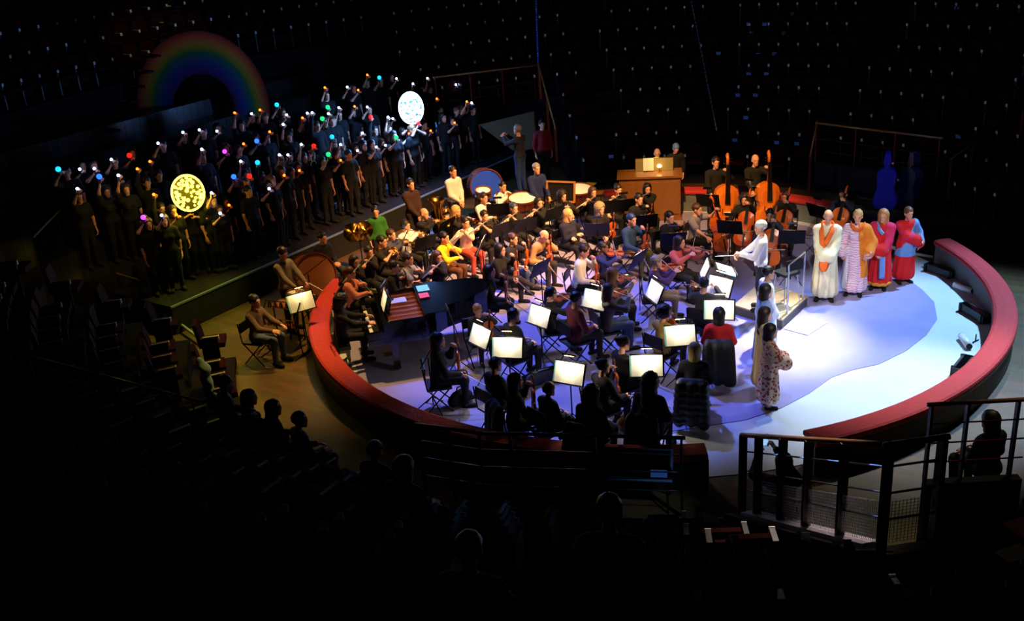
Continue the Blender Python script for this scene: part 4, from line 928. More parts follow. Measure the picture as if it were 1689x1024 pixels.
# --- robed singers on the right
def robed(key, px, desc, H, face, robe, hair, hc, **kw):
    return player(key, px, desc, H, face, None, robe, (.3, .3, .3), hair, hc, 'stand', robe=robe, **kw)
CREAM = mat('robe_cream', (.90, .87, .74), .8, var=.10, scale=12, bump=.3)
def striped(name, c1, c2, sc, dist, vertical=False):
    m = bpy.data.materials.new(name); m.use_nodes = True; nt = m.node_tree; b = nt.nodes['Principled BSDF']; b.inputs['Roughness'].default_value = .8
    tc = nt.nodes.new('ShaderNodeTexCoord'); wv = nt.nodes.new('ShaderNodeTexWave'); wv.bands_direction = 'Z'; wv.inputs['Scale'].default_value = sc; wv.inputs['Distortion'].default_value = dist; wv.inputs['Detail'].default_value = 3
    cr = nt.nodes.new('ShaderNodeValToRGB'); cr.color_ramp.elements[0].position = .38; cr.color_ramp.elements[0].color = (*lin(c1), 1); cr.color_ramp.elements[1].position = .62; cr.color_ramp.elements[1].color = (*lin(c2), 1)
    nt.links.new(tc.outputs['Object'], wv.inputs['Vector']); nt.links.new(wv.outputs['Fac'], cr.inputs[0]); nt.links.new(cr.outputs[0], b.inputs['Base Color']); return m
def dotted(name, c1, c2, sc, th):
    m = bpy.data.materials.new(name); m.use_nodes = True; nt = m.node_tree; b = nt.nodes['Principled BSDF']; b.inputs['Roughness'].default_value = .8
    tc = nt.nodes.new('ShaderNodeTexCoord'); wv = nt.nodes.new('ShaderNodeTexVoronoi'); wv.inputs['Scale'].default_value = sc
    cr = nt.nodes.new('ShaderNodeValToRGB'); cr.color_ramp.elements[0].position = th; cr.color_ramp.elements[0].color = (*lin(c1), 1); cr.color_ramp.elements[1].position = th+.12; cr.color_ramp.elements[1].color = (*lin(c2), 1)
    nt.links.new(tc.outputs['Object'], wv.inputs['Vector']); nt.links.new(wv.outputs['Distance'], cr.inputs[0]); nt.links.new(cr.outputs[0], b.inputs['Base Color']); return m
PINKSTRIPE = striped('robe_pink_print', (.88, .64, .76), (.95, .88, .92), 7, 9)
REDROBE = mat('robe_red', (.85, .08, .12), .8, var=.12, scale=12, bump=.3)
KIMONO = dotted('kimono_print', (.76, .24, .20), (.93, .82, .70), 19, .36)
KIM2 = mat('robe_yellow_white', (.86, .76, .48), .8, var=.12, bump=.3); KIM3 = mat('robe_blue_white', (.52, .62, .82), .8, var=.2, bump=.3); KIM4 = mat('robe_white_blue', (.80, .84, .90), .8, var=.15, bump=.3)
fh = dict(rw=np.array([.04, .26, .98]), lw=np.array([-.05, .26, .98]))
robed('robe_man', (1366, 357), 'bald man in a cream robe and orange scarf with bowed head', 1.84, -100, CREAM, 'fringe', BRN, hp=-32, **fh)
robed('robe_pink', (1415, 357), 'blond singer in a pink and white printed robe', 1.74, -105, PINKSTRIPE, 'short', BLD, fem=True, rw=np.array([.24, .1, .92]), lw=np.array([-.22, .12, .92]))
robed('robe_girl', (1457, 356), 'long-haired girl singer in a red robe with gold hem', 1.64, -108, REDROBE, 'long', (.72, .50, .28), fem=True, rw=np.array([.03, .25, .86]), lw=np.array([-.03, .25, .88]))
robed('robe_boy', (1499, 352), 'boy singer in a red skirt and blue and red tunic', 1.56, -75, REDROBE, 'short', LBR, rw=np.array([-.12, .2, .95]), lw=np.array([-.24, .06, .82]))
robed('kim_front', (1272, 546), 'front girl in a long red-patterned cream kimono', 1.42, 8, KIMONO, 'bob', BLK, fem=True, rw=np.array([.06, .24, .78]), lw=np.array([-.08, .24, .80]))
robed('kim_2', (1263, 518), 'second child in a yellow and white gown behind the kimono', 1.46, 10, KIM2, 'long', DKB, fem=True)
robed('kim_3', (1264, 480), 'third child in a blue and white gown in the singers\' line', 1.52, 10, KIM3, 'bob', BLK, fem=True)
robed('kim_4', (1268, 450), 'fourth child in a white and blue tunic next to the podium', 1.56, 10, KIM4, 'short', BLK)
# sashes, scarves and panels of the robes are clothing parts
def smooth_pts(pts, n=6):
    P = [np.array(p, float) for p in pts]; P = [2*P[0]-P[1]]+P+[2*P[-1]-P[-2]]; out = []
    for i in range(1, len(P)-2):
        for k in range(n):
            t = k/n; out.append(.5*((2*P[i])+(-P[i-1]+P[i+1])*t+(2*P[i-1]-5*P[i]+4*P[i+1]-P[i+2])*t*t+(-P[i-1]+3*P[i]-3*P[i+1]+P[i+2])*t**3))
    out.append(P[-2]); return out
def strip_part(rec, name, pts, w, th, m):
    "cloth band along local points, facing outward from the body axis"
    ws = w if isinstance(w, (list, tuple)) else [w]*len(pts)
    n = 6; pw = smooth_pts([(*p, ww) for p, ww in zip(pts, ws)], n); V = []; Fc = []
    for i, p4 in enumerate(pw):
        p = Vector(p4[:3]); t = (Vector(pw[min(i+1, len(pw)-1)][:3])-Vector(pw[max(i-1, 0)][:3])).normalized()
        nn = Vector((p.x*.6, p.y, 0)); nn = nn.normalized() if nn.length > 1e-4 else Vector((0, 1, 0))
        sd = t.cross(nn); sd = sd.normalized() if sd.length > 1e-4 else Vector((1, 0, 0)); ww = p4[3]
        for a, c in ((-1, -.4), (-.5, .6), (0, .2), (.5, .6), (1, -.4), (0, -1)): V.append(p+sd*(a*ww/2)+nn*(c*th/2))
    for i in range(len(pw)-1): Fc += [(i*6+k, i*6+(k+1) % 6, i*6+6+(k+1) % 6, i*6+6+k) for k in range(6)]
    Fc += [(5, 4, 3, 2, 1, 0), tuple((len(pw)-1)*6+k for k in range(6))]
    return put(name, pymesh(name, V, Fc, [m], None, True), rec['o'])
def over(rec, name, what, infl, m, cut, h=.024):
    "garment layer that follows the figure, cut to shape"
    fg = rec['fig']; pr = []
    for wname in what:
        if wname == 'tor': pr += fg['tor']
        elif wname == 'sk': pr += fg['sk']
        elif wname in ('ar', 'al'):
            i = 0 if wname == 'ar' else 1
            a, b, ra, rb = fg['ua'][i]; pr.append((a, b, ra+.006, rb+.02)); a, b, ra, rb = fg['fa'][i]; pr.append((a, a+(b-a)*.9, ra+.02, ra+.045))
    fold = lambda P: .012*np.sin(np.arctan2(P[:, 0], P[:, 1]-.02)*9+P[:, 2]*2)*np.clip((1.15-P[:, 2])/.9, 0, 1)
    v, f = blend(pr, h, infl=infl, cut=cut, noise=fold, k=.016)
    return put(name, pymesh(name, v, f, [m], None, True), rec['o'])
ORANGE = mat('scarf_orange', (.95, .42, .10), .8, bump=.3, var=.15); BLUES = mat('sash_blue', (.42, .62, .90), .8, bump=.3, var=.15); GOLD = mat('hem_gold', (.90, .62, .12), .7); MAGENTA = mat('sash_magenta', (.82, .10, .32), .8, bump=.3); PALE = mat('panel_pale', (.90, .88, .92), .8)
mx = np.maximum
rm = PEOPLE['robe_man']
strip_part(rm, 'scarf', [(.0, -.10, 1.53), (.10, -.02, 1.56), (.11, .12, 1.47), (.09, .19, 1.30), (.07, .225, 1.1), (.06, .26, .9)], .10, .035, ORANGE)
strip_part(rm, 'scarf_end', [(.0, -.10, 1.53), (-.10, -.02, 1.56), (-.09, .13, 1.47), (-.02, .20, 1.33), (.03, .22, 1.22)], .10, .035, ORANGE)
over(rm, 'waist_sash', ('tor', 'sk'), .034, mat('sash_gold', (.86, .70, .34), .7), lambda P: np.abs(P[:, 2]-1.02)-.05)
strip_part(rm, 'hand_cloth', [(.02, .30, .98), (.03, .33, .90), (.04, .34, .80), (.03, .33, .72)], [.10, .18, .17, .10], .07, ORANGE)
rp = PEOPLE['robe_pink']
over(rp, 'stole', ('tor', 'sk', 'al'), .040, mat('stole_orange', (.93, .52, .12), .8, bump=.3), lambda P: mx(P[:, 0]+.07+.10*np.clip(1.0-P[:, 2], -1, 1), .42-P[:, 2]))
strip_part(rp, 'collar', [(.12, -.04, 1.47), (.11, .06, 1.46), (.05, .13, 1.40), (-.05, .14, 1.40), (-.12, .08, 1.44), (-.13, -.04, 1.47)], .08, .04, ORANGE)
over(rp, 'side_panel', ('tor', 'sk'), .032, PALE, lambda P: mx(mx(.12-P[:, 0], .16-P[:, 2]), P[:, 2]-1.05))
rg = PEOPLE['robe_girl']
over(rg, 'jacket', ('tor', 'ar', 'al'), .034, MAGENTA, lambda P: mx(mx(.86-P[:, 2], -np.abs(P[:, 0])+.05*(P[:, 1] > 0)), P[:, 2]-1.5))
for sd, i in ((1, 0), (-1, 1)):
    a_, b_, ra_, rb_ = rg['fig']['fa'][i]; c_ = a_+(b_-a_)*.86
    v, f = blend([(a_+(b_-a_)*.78, c_+(b_-a_)*.05, ra_+.075, ra_+.078)], .022); put('cuff', pymesh('cuff', v, f, [GOLD], None, True), rg['o'])
strip_part(rg, 'apron_panel', [(-.03, .19, .98), (-.05, .24, .8), (-.06, .26, .6), (-.07, .28, .34)], .11, .02, BLUES)
strip_part(rg, 'neck_scarf', [(.10, -.05, 1.36), (.10, .05, 1.36), (.03, .14, 1.26), (-.03, .16, 1.2)], .08, .03, BLUES)
over(rg, 'gold_hem', ('sk',), .036, GOLD, lambda P: np.abs(P[:, 2]-.165)-.045)
rb = PEOPLE['robe_boy']
over(rb, 'tunic', ('tor', 'sk', 'al'), .036, BLUES, lambda P: mx(.60-P[:, 2], P[:, 0]-.02-.55*(1.02-P[:, 2])))
over(rb, 'jacket_sleeve', ('ar',), .03, MAGENTA, lambda P: .7-P[:, 2])
k1 = PEOPLE['kim_front']
over(k1, 'waist_sash', ('tor', 'sk'), .030, mat('obi_cream', (.93, .78, .66), .8), lambda P: np.abs(P[:, 2]-.86)-.05)
over(k1, 'wide_sleeve', ('al',), .02, KIMONO, lambda P: .55-P[:, 2])
over(k1, 'wide_sleeve', ('ar',), .02, KIMONO, lambda P: .55-P[:, 2])
# ------------------------------------------------------------------ podium
pod = [np.array(p) for p in ((1.62, -.43), (2.43, -1.17), (3.04, -.07), (2.23, .67))]
pc = sum(pod)/4
e = empty('podium', (pc[0], pc[1], 0), 0, 'low beige conductor\'s podium with dark sides and a metal rail', 'podium')
loc = [tuple(p-pc) for p in pod]
MB().prism([(x*.985, y*.985) for x, y in loc], .023, .19).build('base', mat('podium_side', (.30, .29, .27), .6), e)
MB().prism(loc, .19, .22).build('top', mat('podium_top', (.74, .66, .50), .7, var=.12, scale=6), e)
a_, b_ = Vector((*loc[1], .22)), Vector((*loc[2], .22))
for t in (.2, .85): MB().tube([a_.lerp(b_, t)*Vector((.96, .96, 1)), a_.lerp(b_, t)*Vector((.96, .96, 1))+Vector((0, 0, .95))], .018, 8).build('rail_post', CHROME, e)
MB().tube([a_.lerp(b_, .2)*Vector((.96, .96, 1))+Vector((0, 0, .95)), a_.lerp(b_, .85)*Vector((.96, .96, 1))+Vector((0, 0, .95))], .018, 8).build('rail_bar', CHROME, e)
# high stool on the podium
p_ = at(1283, 470, .5)
e = empty('high_stool', (pod[1][0]*.35+pod[2][0]*.65-.25, pod[1][1]*.35+pod[2][1]*.65+.05, .22), .6, 'dark high stool with chrome legs on the podium', 'stool')
MB().box((0, 0, .62), (.36, .34, .05)).build('seat', BLACKPLASTIC, e)
MB().box((0, -.19, .82), (.34, .03, .20), rx=-.1).build('backrest', BLACKPLASTIC, e)
for sx in (-1, 1):
    for sy in (-1, 1): MB().tube([(sx*.14, sy*.13, .6), (sx*.19, sy*.18, .0)], .012, 7).build('leg', CHROME, e)
MB().tube([(-.17, .16, .2), (.17, .16, .2)], .010, 6).build('footrest', CHROME, e)
# ------------------------------------------------------------------ music stands
def rd(k): return PEOPLE[k]['pos']
def stand_px(px, key, z=1.02, lamp=1.3, **kw):
    p = at(px[0], px[1], z); music_stand(p, rd(key), 'the '+PEOPLE[key]['desc'], lamp, **kw)
for px, k in [((790, 553), 'left_black'), ((837, 572), 'dark_818'), ((888, 520), 'back_man'), ((980, 493), 'plum'), ((938, 614), 'blond_906'), ((1078, 479), 'va_jeans'), ((1067, 602), 'hair_1073'), ((1123, 552), 'bob_1146'), ((1187, 510), 'red_1186'), ((1186, 471), 'dark_1161'), ((1161, 443), 'purple'), ((889, 440), 'vn_crossed'), ((1051, 425), 'navy_boy')]:
    stand_px(px, k, lamp=6.0)
stand_px((1199, 439), 'conductor', 1.12, 4, flat=True)
p_ = at(497, 494, 1.05); music_stand(p_, (p_[0]+.8, p_[1]-1.0), 'the standing percussionist, turned to the right', 2.2, col=(1, .8, .35))
for px, k in [((1168, 330), 'bass1'), ((1237, 316), 'bass2'), ((1204, 374), 'cello2'), ((1306, 390), 'cello4'), ((1350, 348), 'cello5'), ((1110, 394), 'vn_black'), ((1064, 364), 'vn_beard'), ((985, 378), 'va_grey'), ((1028, 338), 'fl_7'), ((990, 342), 'fl_6'), ((912, 352), 'fl_5'), ((866, 370), 'fl_4'), ((822, 345), 'horn_white'), ((826, 378), 'fl_3'), ((735, 372), 'tp_bald'), ((664, 396), 'tp_boy'), ((700, 400), 'tp_white'), ((792, 404), 'yellow')]:
    stand_px(px, k, 1.0, .9 if k not in ('bass1', 'bass2') else .8, col=(1, .72, .4))
# ------------------------------------------------------------------ grand piano
A_ = at(618, 510, .75); B_ = at(631, 549, .75); mid = (A_+B_)/2
kx = (B_-A_)[:2]; kx = kx/np.linalg.norm(kx); ky = np.array([-kx[1], kx[0]])
if ky[0] < 0: ky = -ky
prz = math.atan2(kx[1], kx[0])
pn = empty('grand_piano', (mid[0]-ky[0]*.10, mid[1]-ky[1]*.10, 0), prz, 'black grand piano with open front and gold frame beside the left curb', 'piano')
rim = [(-.75, .12), (.75, .12), (.75, .85), (.66, 1.05), (.45, 1.28), (.32, 1.55), (.2, 1.85), (.0, 2.12), (-.28, 2.24), (-.55, 2.18), (-.71, 1.98), (-.75, 1.7)]
MB().prism(rim, .60, .90).build('case', GLOSSBLACK, pn)
wall = MB(); n = len(rim); cxy = (-.1, 1.0)
inn = [(cxy[0]+(x-cxy[0])*.94, cxy[1]+(y-cxy[1])*.96) for x, y in rim]
V = [(x, y, z) for z in (.90, 1.0) for x, y in rim]+[(x, y, z) for z in (.90, 1.0) for x, y in inn]
wall.add(V, [(i, (i+1) % n, n+(i+1) % n, n+i) for i in range(n)]+[(2*n+(i+1) % n, 2*n+i, 3*n+i, 3*n+(i+1) % n) for i in range(n)]+[(n+i, n+(i+1) % n, 3*n+(i+1) % n, 3*n+i) for i in range(n)])
wall.build('rim', GLOSSBLACK, pn)
gp = MB().prism([(x*.97, y) for x, y in inn if y < 1.2]+[(-.7, 1.0)], .905, .915); 
pl = MB().box((0, .62, .91), (1.36, .75, .012)).build('iron_plate', GOLDPLATE, pn)
for i in range(7): MB().box((-.6+.2*i, .62, .935), (.035, .74, .04)).build('plate_bar', GOLDPLATE, pn)
b = MB()
for i in range(40): b.box((-.64+.033*i, .62, .955), (.004, .72, .004))
stuff(b.build('strings', CHROME, pn))
lid = [p for p in rim if p[1] > .84]; lid = [(.76, .86)]+[(x*1.01, y+.01) for x, y in rim[3:]]+[(-.76, .86)]
ld = MB().prism(lid, 1.002, 1.03).build('lid', GLOSSBLACK, pn)
MB().box((0, 1.08, 1.043), (1.50, .44, .022)).build('folded_flap', GLOSSBLACK, pn)
MB().box((0, -.03, .66), (1.48, .30, .10)).build('keybed', GLOSSBLACK, pn)
for sx in (-1, 1): MB().box((sx*.70, -.02, .76), (.08, .30, .14)).build('cheek', GLOSSBLACK, pn)
MB().box((0, .14, .86), (1.36, .03, .24)).build('fallboard', GLOSSBLACK, pn)
for i in range(52): MB().box((-.61+.0235*i, -.03, .722), (.0215, .16, .022)).build('white_key', IVORY, pn)
for i in range(51):
    if i % 7 in (0, 1, 3, 4, 5): MB().box((-.598+.0235*i, .0, .738), (.012, .10, .02)).build('black_key', EBONY, pn)
md = MB().box((0, .30, 1.10), (.66, .02, .26), rx=-.30).build('music_desk', GLOSSBLACK, pn)
MB().box((0, .255, .985), (.66, .08, .015)).build('desk_ledge', GLOSSBLACK, md)
for x, y in ((-.62, .28), (.62, .28), (-.3, 1.95)):
    lg = MB().box((x, y, .33), (.12, .12, .54)).build('leg', GLOSSBLACK, pn); MB().lathe([(0, .02), (.035, .02), (.035, .07), (0, .07)], 10, (x, y, 0)).build('caster', BRASS, lg)
pd = MB().box((0, .3, .35), (.22, .06, .46)).build('pedal_lyre', GLOSSBLACK, pn)
for i in (-1, 0, 1): MB().box((i*.06, .2, .07), (.03, .16, .012)).build('pedal', BRASS, pd)
PM = Matrix.Translation(pn.location) @ Matrix.Rotation(prz, 4, 'Z')
def on_piano(name, bx, m, label, cat, rx=0.):
    o = MB().box((0, 0, 0), bx[1], rx=rx).build(name, m); o.matrix_world = PM @ Matrix.Translation(bx[0]); tag(o, label, cat); return o
o = sheet_mesh(Matrix.Translation((0, .262, 1.145)) @ Matrix.Rotation(-.30, 4, 'X'), .22, .30, 'piano_score', PAPER)
so = put('piano_score', o); so.matrix_world = PM; tag(so, 'open white score on the piano music desk', 'sheet music')
for dx, p in ((-.38, .34),):
    l = bpy.data.lights.new('piano_lamp_light', 'AREA'); l.energy = 2.2; l.size = .12; l.color = (1, .75, .4)
    lo = bpy.data.objects.new('piano_lamp_light', l); COL.objects.link(lo)
    pq = Vector((.1, .08, 1.42)); tq = Vector((0, .22, 1.0)); lo.matrix_world = PM @ (Matrix.Translation(pq) @ (tq-pq).to_track_quat('-Z', 'Y').to_matrix().to_4x4())
    lamp = empty('piano_lamp', label='small black gooseneck lamp over the piano desk', cat='lamp'); lamp.matrix_world = PM
    MB().tube([(.1, .36, 1.18), (.1, .34, 1.40), (.1, .22, 1.48), (.1, .10, 1.445)], .008, 7).build('gooseneck', BLACKMETAL, lamp)
    MB().lathe([(.012, .05), (.04, .0), (.038, .0), (.010, .045)], 12, (.1, .085, 1.43)).build('shade', BLACKMETAL, lamp)
    MB().lathe([(0, 0), (.05, 0), (.05, .02), (0, .02)], 12, (.1, .36, 1.155)).build('base', BLACKMETAL, lamp)
on_piano('tablet', ((-.46, 1.02, 1.062), (.30, .22, .012)), mat('turquoise_cover', (.45, .85, .78), .5), 'turquoise folder lying on the piano lid', 'folder')
on_piano('book', ((-.08, .98, 1.066), (.24, .18, .02)), mat('magenta_cover', (.82, .05, .20), .5), 'magenta-red booklet lying on the piano lid', 'book')
on_piano('loose_sheet', ((-.30, .52, .965), (.24, .30, .006)), mat('pale_blue_paper', (.66, .72, .90), .7), 'pale sheet lying inside the open piano', 'paper')
fd = math.degrees(math.atan2(ky[1], ky[0]))
pp = PM @ Vector((0, -.62, 0))
fg = figure('sit', 1.70, lean=8, hp=-12, fem=True, top=(.05, .05, .05), rw=np.array([.20, .52, .78]), lw=np.array([-.18, .52, .78]))
pr_ = spawn(fg, (pp.x, pp.y, .04), fd, 'pianist in black with long curly dark hair at the grand piano', 'curly', DKB, key='pianist')
bn = empty('piano_bench', (pp.x, pp.y, 0), prz, 'black tufted piano bench under the pianist', 'bench')
MB().box((0, -.02, .455), (.66, .34, .07)).build('cushion', mat('bench_leather', (.05, .05, .06), .35, bump=.3), bn); MB().box((0, -.02, .39), (.62, .31, .06)).build('frame', GLOSSBLACK, bn)
for sx in (-1, 1):
    for sy in (-1, 1): MB().box((sx*.27, -.02+sy*.12, .18), (.05, .05, .36)).build('leg', GLOSSBLACK, bn)
# ------------------------------------------------------------------ organ console
og = empty('organ', (.12, 5.72, 0), 0., 'wooden organ console standing behind the flutes', 'organ')
MB().box((0, 0, .55), (1.46, .62, 1.06)).build('case', OAK, og)
for x, wd in ((-.50, .36), (-.02, .50), (.50, .36)):
    pf = MB().box((x, -.325, .58), (wd, .03, .80)).build('front_panel', OAK, og)
    MB().box((x, -.343, .58), (wd-.12, .012, .66)).build('raised_field', OAK, pf)
MB().box((0, 0, 1.105), (1.56, .72, .05)).build('top', OAK, og); MB().box((0, -.02, .04), (1.54, .70, .08)).build('plinth', OAK, og)
dsk = MB().box((.12, .18, 1.28), (.90, .02, .30), rx=-.2).build('reading_desk', mat('desk_glass', (.55, .50, .34), .25, var=.05), og)
MB().tube([(-.34, .15, 1.13), (-.34, .21, 1.44), (.58, .21, 1.44), (.58, .15, 1.13)], .012, 6).build('desk_frame', BRASS, dsk)
o = MB().box((0, 0, 0), (.25, .008, .30), rx=-.2).build('organ_score', PAPER, None, loc=(.10, 5.86, 1.30)); tag(o, 'white score sheet on the organ reading desk', 'sheet music')
lp = empty('organ_lamp', (.36, 5.80, 1.13), 0, 'small glowing lamp on the organ reading desk', 'lamp')
MB().lathe([(0, 0), (.05, 0), (.05, .015), (.01, .02), (.01, .10)], 12).build('base', BRASS, lp); MB().lathe([(0, .09), (.05, .11), (.06, .14), (.04, .17), (0, .18)], 14).build('bulb', mat('organ_bulb', (1, .80, .42), .5, emit=9, var=.02), lp, True)
l = bpy.data.lights.new('organ_lamp_light', 'POINT'); l.energy = 9; l.color = (1, .72, .30); l.shadow_soft_size = .05
lo = bpy.data.objects.new('organ_lamp_light', l); COL.objects.link(lo); lo.location = (.28, 5.90, 1.66)
# ------------------------------------------------------------------ percussion
WOODSHELL = stretch(mat('drum_shell', (.46, .25, .12), .4, var=.3, scale=6), (1, 1, 7))
SKINHEAD = mat('drum_head', (.55, .33, .18), .5, var=.2, scale=4); WHITEHEAD = mat('drum_head_white', (.92, .90, .86), .5, var=.06); BLUELITHEAD = mat('drum_head_blue_lit', (.10, .28, .85), .4)  # blue light from the moon lantern painted into the last head colour
def drum(name, pos, r, dep, axis, headm, shellm, label, stand='cradle'):
    e = empty(name, pos, 0, label, 'drum'); zc = 0
    Mx = Vector(axis).to_track_quat('Z', 'Y').to_matrix()
    MB().lathe([(r, -dep/2), (r, dep/2)], 36, mtx=Mx).build('shell', shellm, e, True)
    for s in (-1, 1):
        MB().lathe([(0, s*(dep/2-.01)), (r*.98, s*(dep/2-.01))] if s > 0 else [(r*.98, s*(dep/2-.01)), (0, s*(dep/2-.01))], 36, mtx=Mx).build('head', headm, e)
        MB().lathe([(r, s*dep/2-.025), (r+.018, s*dep/2-.025), (r+.018, s*dep/2+.015), (r-.01, s*dep/2+.015), (r, s*dep/2-.025)], 36, mtx=Mx).build('hoop', BOWWOOD, e)
    for k in range(8):
        a = 2*PI*k/8; p0 = Mx @ Vector(((r+.02)*math.cos(a), (r+.02)*math.sin(a), -dep/2)); p1 = Mx @ Vector(((r+.02)*math.cos(a), (r+.02)*math.sin(a), dep/2))
        MB().tube([p0, p1], .007, 6).build('tension_rod', CHROME, e)
    z = pos[2]
    for sx in (-1, 1):
        for sy in (-1, 1):
            q0 = (sx*r*.6, sy*dep*.3, -r*.72 if abs(axis[2]) < .6 else -dep*.4); MB().tube([q0, (sx*r*.85, sy*max(dep*.6, .25), -z+.01)], .013, 7).build('leg', BLACKMETAL, e)
    return e
p = at(515, 453, .62); drum('bass_drum', tuple(p), .44, .42, (.62, -.70, .30), SKINHEAD, WOODSHELL, 'large brown bass drum between the percussionists behind the left curb')
p = at(800, 305, .98); drum('bass_drum', tuple(p), .40, .40, (.35, -.92, .18), BLUELITHEAD, BLACKPLASTIC, 'blue-lit bass drum behind the white-shirted clarinettist')
p = at(797, 318, .95); drum('snare_drum', tuple(p), .19, .15, (.1, -.2, 1), WHITEHEAD, CHROME, 'snare drum in front of the blue-lit bass drum')
p = at(488, 492, .78); drum('tom_drum', tuple(p), .17, .22, (0.1, -.1, 1), WHITEHEAD, WOODSHELL, 'small tom drum beside the standing percussionist')
p = at(862, 337, .86); drum('timpani_drum', tuple(p), .33, .34, (.05, -.15, 1), WHITEHEAD, mat('copper', (.66, .34, .2), .3, .9), 'kettle drum with pale head behind the flute row')
p = at(955, 322, .86); drum('timpani_drum', tuple(p), .33, .34, (.05, -.15, 1), WHITEHEAD, MATS['copper'], 'kettle drum with pale head left of the organ')
rc = PEOPLE['perc_stand']
for sd, nm in ((1, 'right'), (-1, 'left')):
    place(STICKS, 'drumstick', rc['M'] @ frame(rc['fig']['wr'][sd]+np.array([0, .08, 0]), (-.1*sd, 1, -.25)), 'pale drumstick in the standing percussionist\'s %s hand' % nm, 'drumstick', 'drumsticks')
# percussion table in front of him
p = at(478, 500, .82); tb = empty('percussion_table', (p[0], p[1], 0), -.4, 'small wooden percussion table under the drumsticks', 'table')
MB().box((0, 0, .80), (.62, .42, .04)).build('tabletop', OAK, tb)
for sx in (-1, 1):
    for sy in (-1, 1): MB().tube([(sx*.27, sy*.17, .78), (sx*.27, sy*.17, .01)], .014, 7).build('leg', BLACKMETAL, tb)
# cymbals upright on a stand
p = at(592, 385, 1.15); cy = empty('cymbal_stand', (p[0], p[1], 0), .45, 'pair of upright brass cymbals on a stand', 'cymbals')
MB().tube([(0, 0, .1), (0, 0, 1.0)], .012, 8).build('pole', BLACKMETAL, cy)
for k in range(3): MB().tube([(0, 0, .35), (.3*math.cos(2.1*k), .3*math.sin(2.1*k), .012)], .010, 6).build('leg', BLACKMETAL, cy)
MB().tube([(-.14, 0, .98), (.14, 0, .98)], .01, 6).build('cradle', BLACKMETAL, cy)
for sx in (-1, 1):
    Mx = Matrix.Rotation(PI/2-.2, 3, 'X') @ Matrix.Rotation(sx*.35, 3, 'Y')
    MB().lathe([(0, .045), (.02, .043), (.05, .025), (.06, .012), (.21, 0), (.21, -.004), (.055, .008), (0, .03)], 28, (sx*.125, 0, 1.19), mtx=Mx).build('cymbal', BRASS, cy, True)
# bell rack
p = at(462, 520, .78); br = empty('bell_rack', (p[0], p[1], 0), math.radians(-15)-PI/2+PI/2, 'percussion rack with two rows of small brass bells', 'bells')
for y, z in ((.16, .98), (-.10, .74)):
    MB().tube([(-.36, y, z), (.36, y, z)], .012, 8).build('bar', CHROME, br)
    for i in range(6):
        bl = MB().lathe([(0, .06), (.02, .055), (.034, .02), (.045, -.03), (.052, -.045), (.046, -.045), (.03, .01), (0, .045)], 14, (-.31+.125*i, y, z-.075)).build('bell', BRASS, br, True)
        MB().tube([(-.31+.125*i, y, z-.02), (-.31+.125*i, y, z)], .008, 6).build('hanger', BLACKMETAL, bl)
for sx in (-1, 1): MB().tube([(sx*.37, .16, 1.0), (sx*.37, -.10, .74), (sx*.37, .0, .02)], .013, 7).build('upright', BLACKMETAL, br)
for sx in (-1, 1): MB().tube([(sx*.37, -.28, .012), (sx*.37, .28, .012)], .013, 7).build('foot', BLACKMETAL, br)
# framed board and table behind the curly clarinettist
p = at(925, 318, 1.05); fb = empty('framed_board', (p[0], p[1], 0), -.25, 'dark board with a pale wooden frame behind the curly clarinettist', 'board')
MB().box((0, .02, 1.08), (.66, .02, .42), rx=-.2).build('panel', BLACKPLASTIC, fb)
for sx in (-1, 1): MB().box((sx*.34, 0, 1.08), (.04, .04, .48), rx=-.2).build('frame_side', WOODRAIL, fb); MB().tube([(sx*.3, .05, .9), (sx*.34, .2, .01)], .015, 6).build('leg', BLACKMETAL, fb)
for s in (-1, 1): MB().box((0, s*.045, 1.08+s*.225), (.72, .04, .04), rx=-.2).build('frame_rail', WOODRAIL, fb)
p = at(960, 318, .82); tb = empty('side_table', (p[0], p[1], 0), -.2, 'table with coloured folders left of the organ', 'table')
MB().box((0, 0, .80), (1.0, .5, .04)).build('tabletop', OAK, tb)
for sx in (-1, 1):
    for sy in (-1, 1): MB().box((sx*.45, sy*.2, .39), (.05, .05, .78)).build('leg', OAK, tb)
for (x, y, c, lb, s) in ((950, 306, (.25, .62, .80), 'blue folder on the table left of the organ', (.34, .24)), (974, 303, (.82, .80, .15), 'yellow-green folder on the table left of the organ', (.26, .20)), (966, 313, (.85, .55, .24), 'orange folder on the table left of the organ', (.30, .2))):
    P = at(x, y, .84); o = MB().box((0, 0, 0), (s[0], s[1], .012)).build('folder', colmat('folder', c), None, loc=tuple(P), rz=-.3); tag(o, lb, 'folder', 'folders on the side table')
# microphone stands
def mic_stand(px, z, reach, rz, label):
    p = at(px[0], px[1], z); e = empty('microphone_stand', (p[0], p[1], 0), rz, label, 'microphone')
    for k in range(3): MB().tube([(0, 0, .25), (.3*math.cos(2.1*k), .3*math.sin(2.1*k), .012)], .011, 6).build('leg', BLACKMETAL, e)
    MB().tube([(0, 0, .1), (0, 0, z)], .011, 7).build('pole', BLACKMETAL, e)
    MB().tube([(-.25, 0, z-.08), (reach, 0, z+.18)], .009, 7).build('boom', BLACKMETAL, e); MB().tube([(reach-.02, 0, z+.18), (reach+.14, 0, z+.24)], [.014, .016], 9).build('capsule', CHROME, e)
mic_stand((508, 452), 1.0, .3, .6, 'microphone on a boom stand in front of the brown bass drum')
mic_stand((553, 545), .9, .2, 1.9, 'tripod microphone stand against the left inner curb')
mic_stand((706, 590), .95, .25, 1.2, 'thin tripod stand left of the violinist in black')
mic_stand((748, 536), .9, .3, 2.0, 'microphone boom stand by the piano leg')
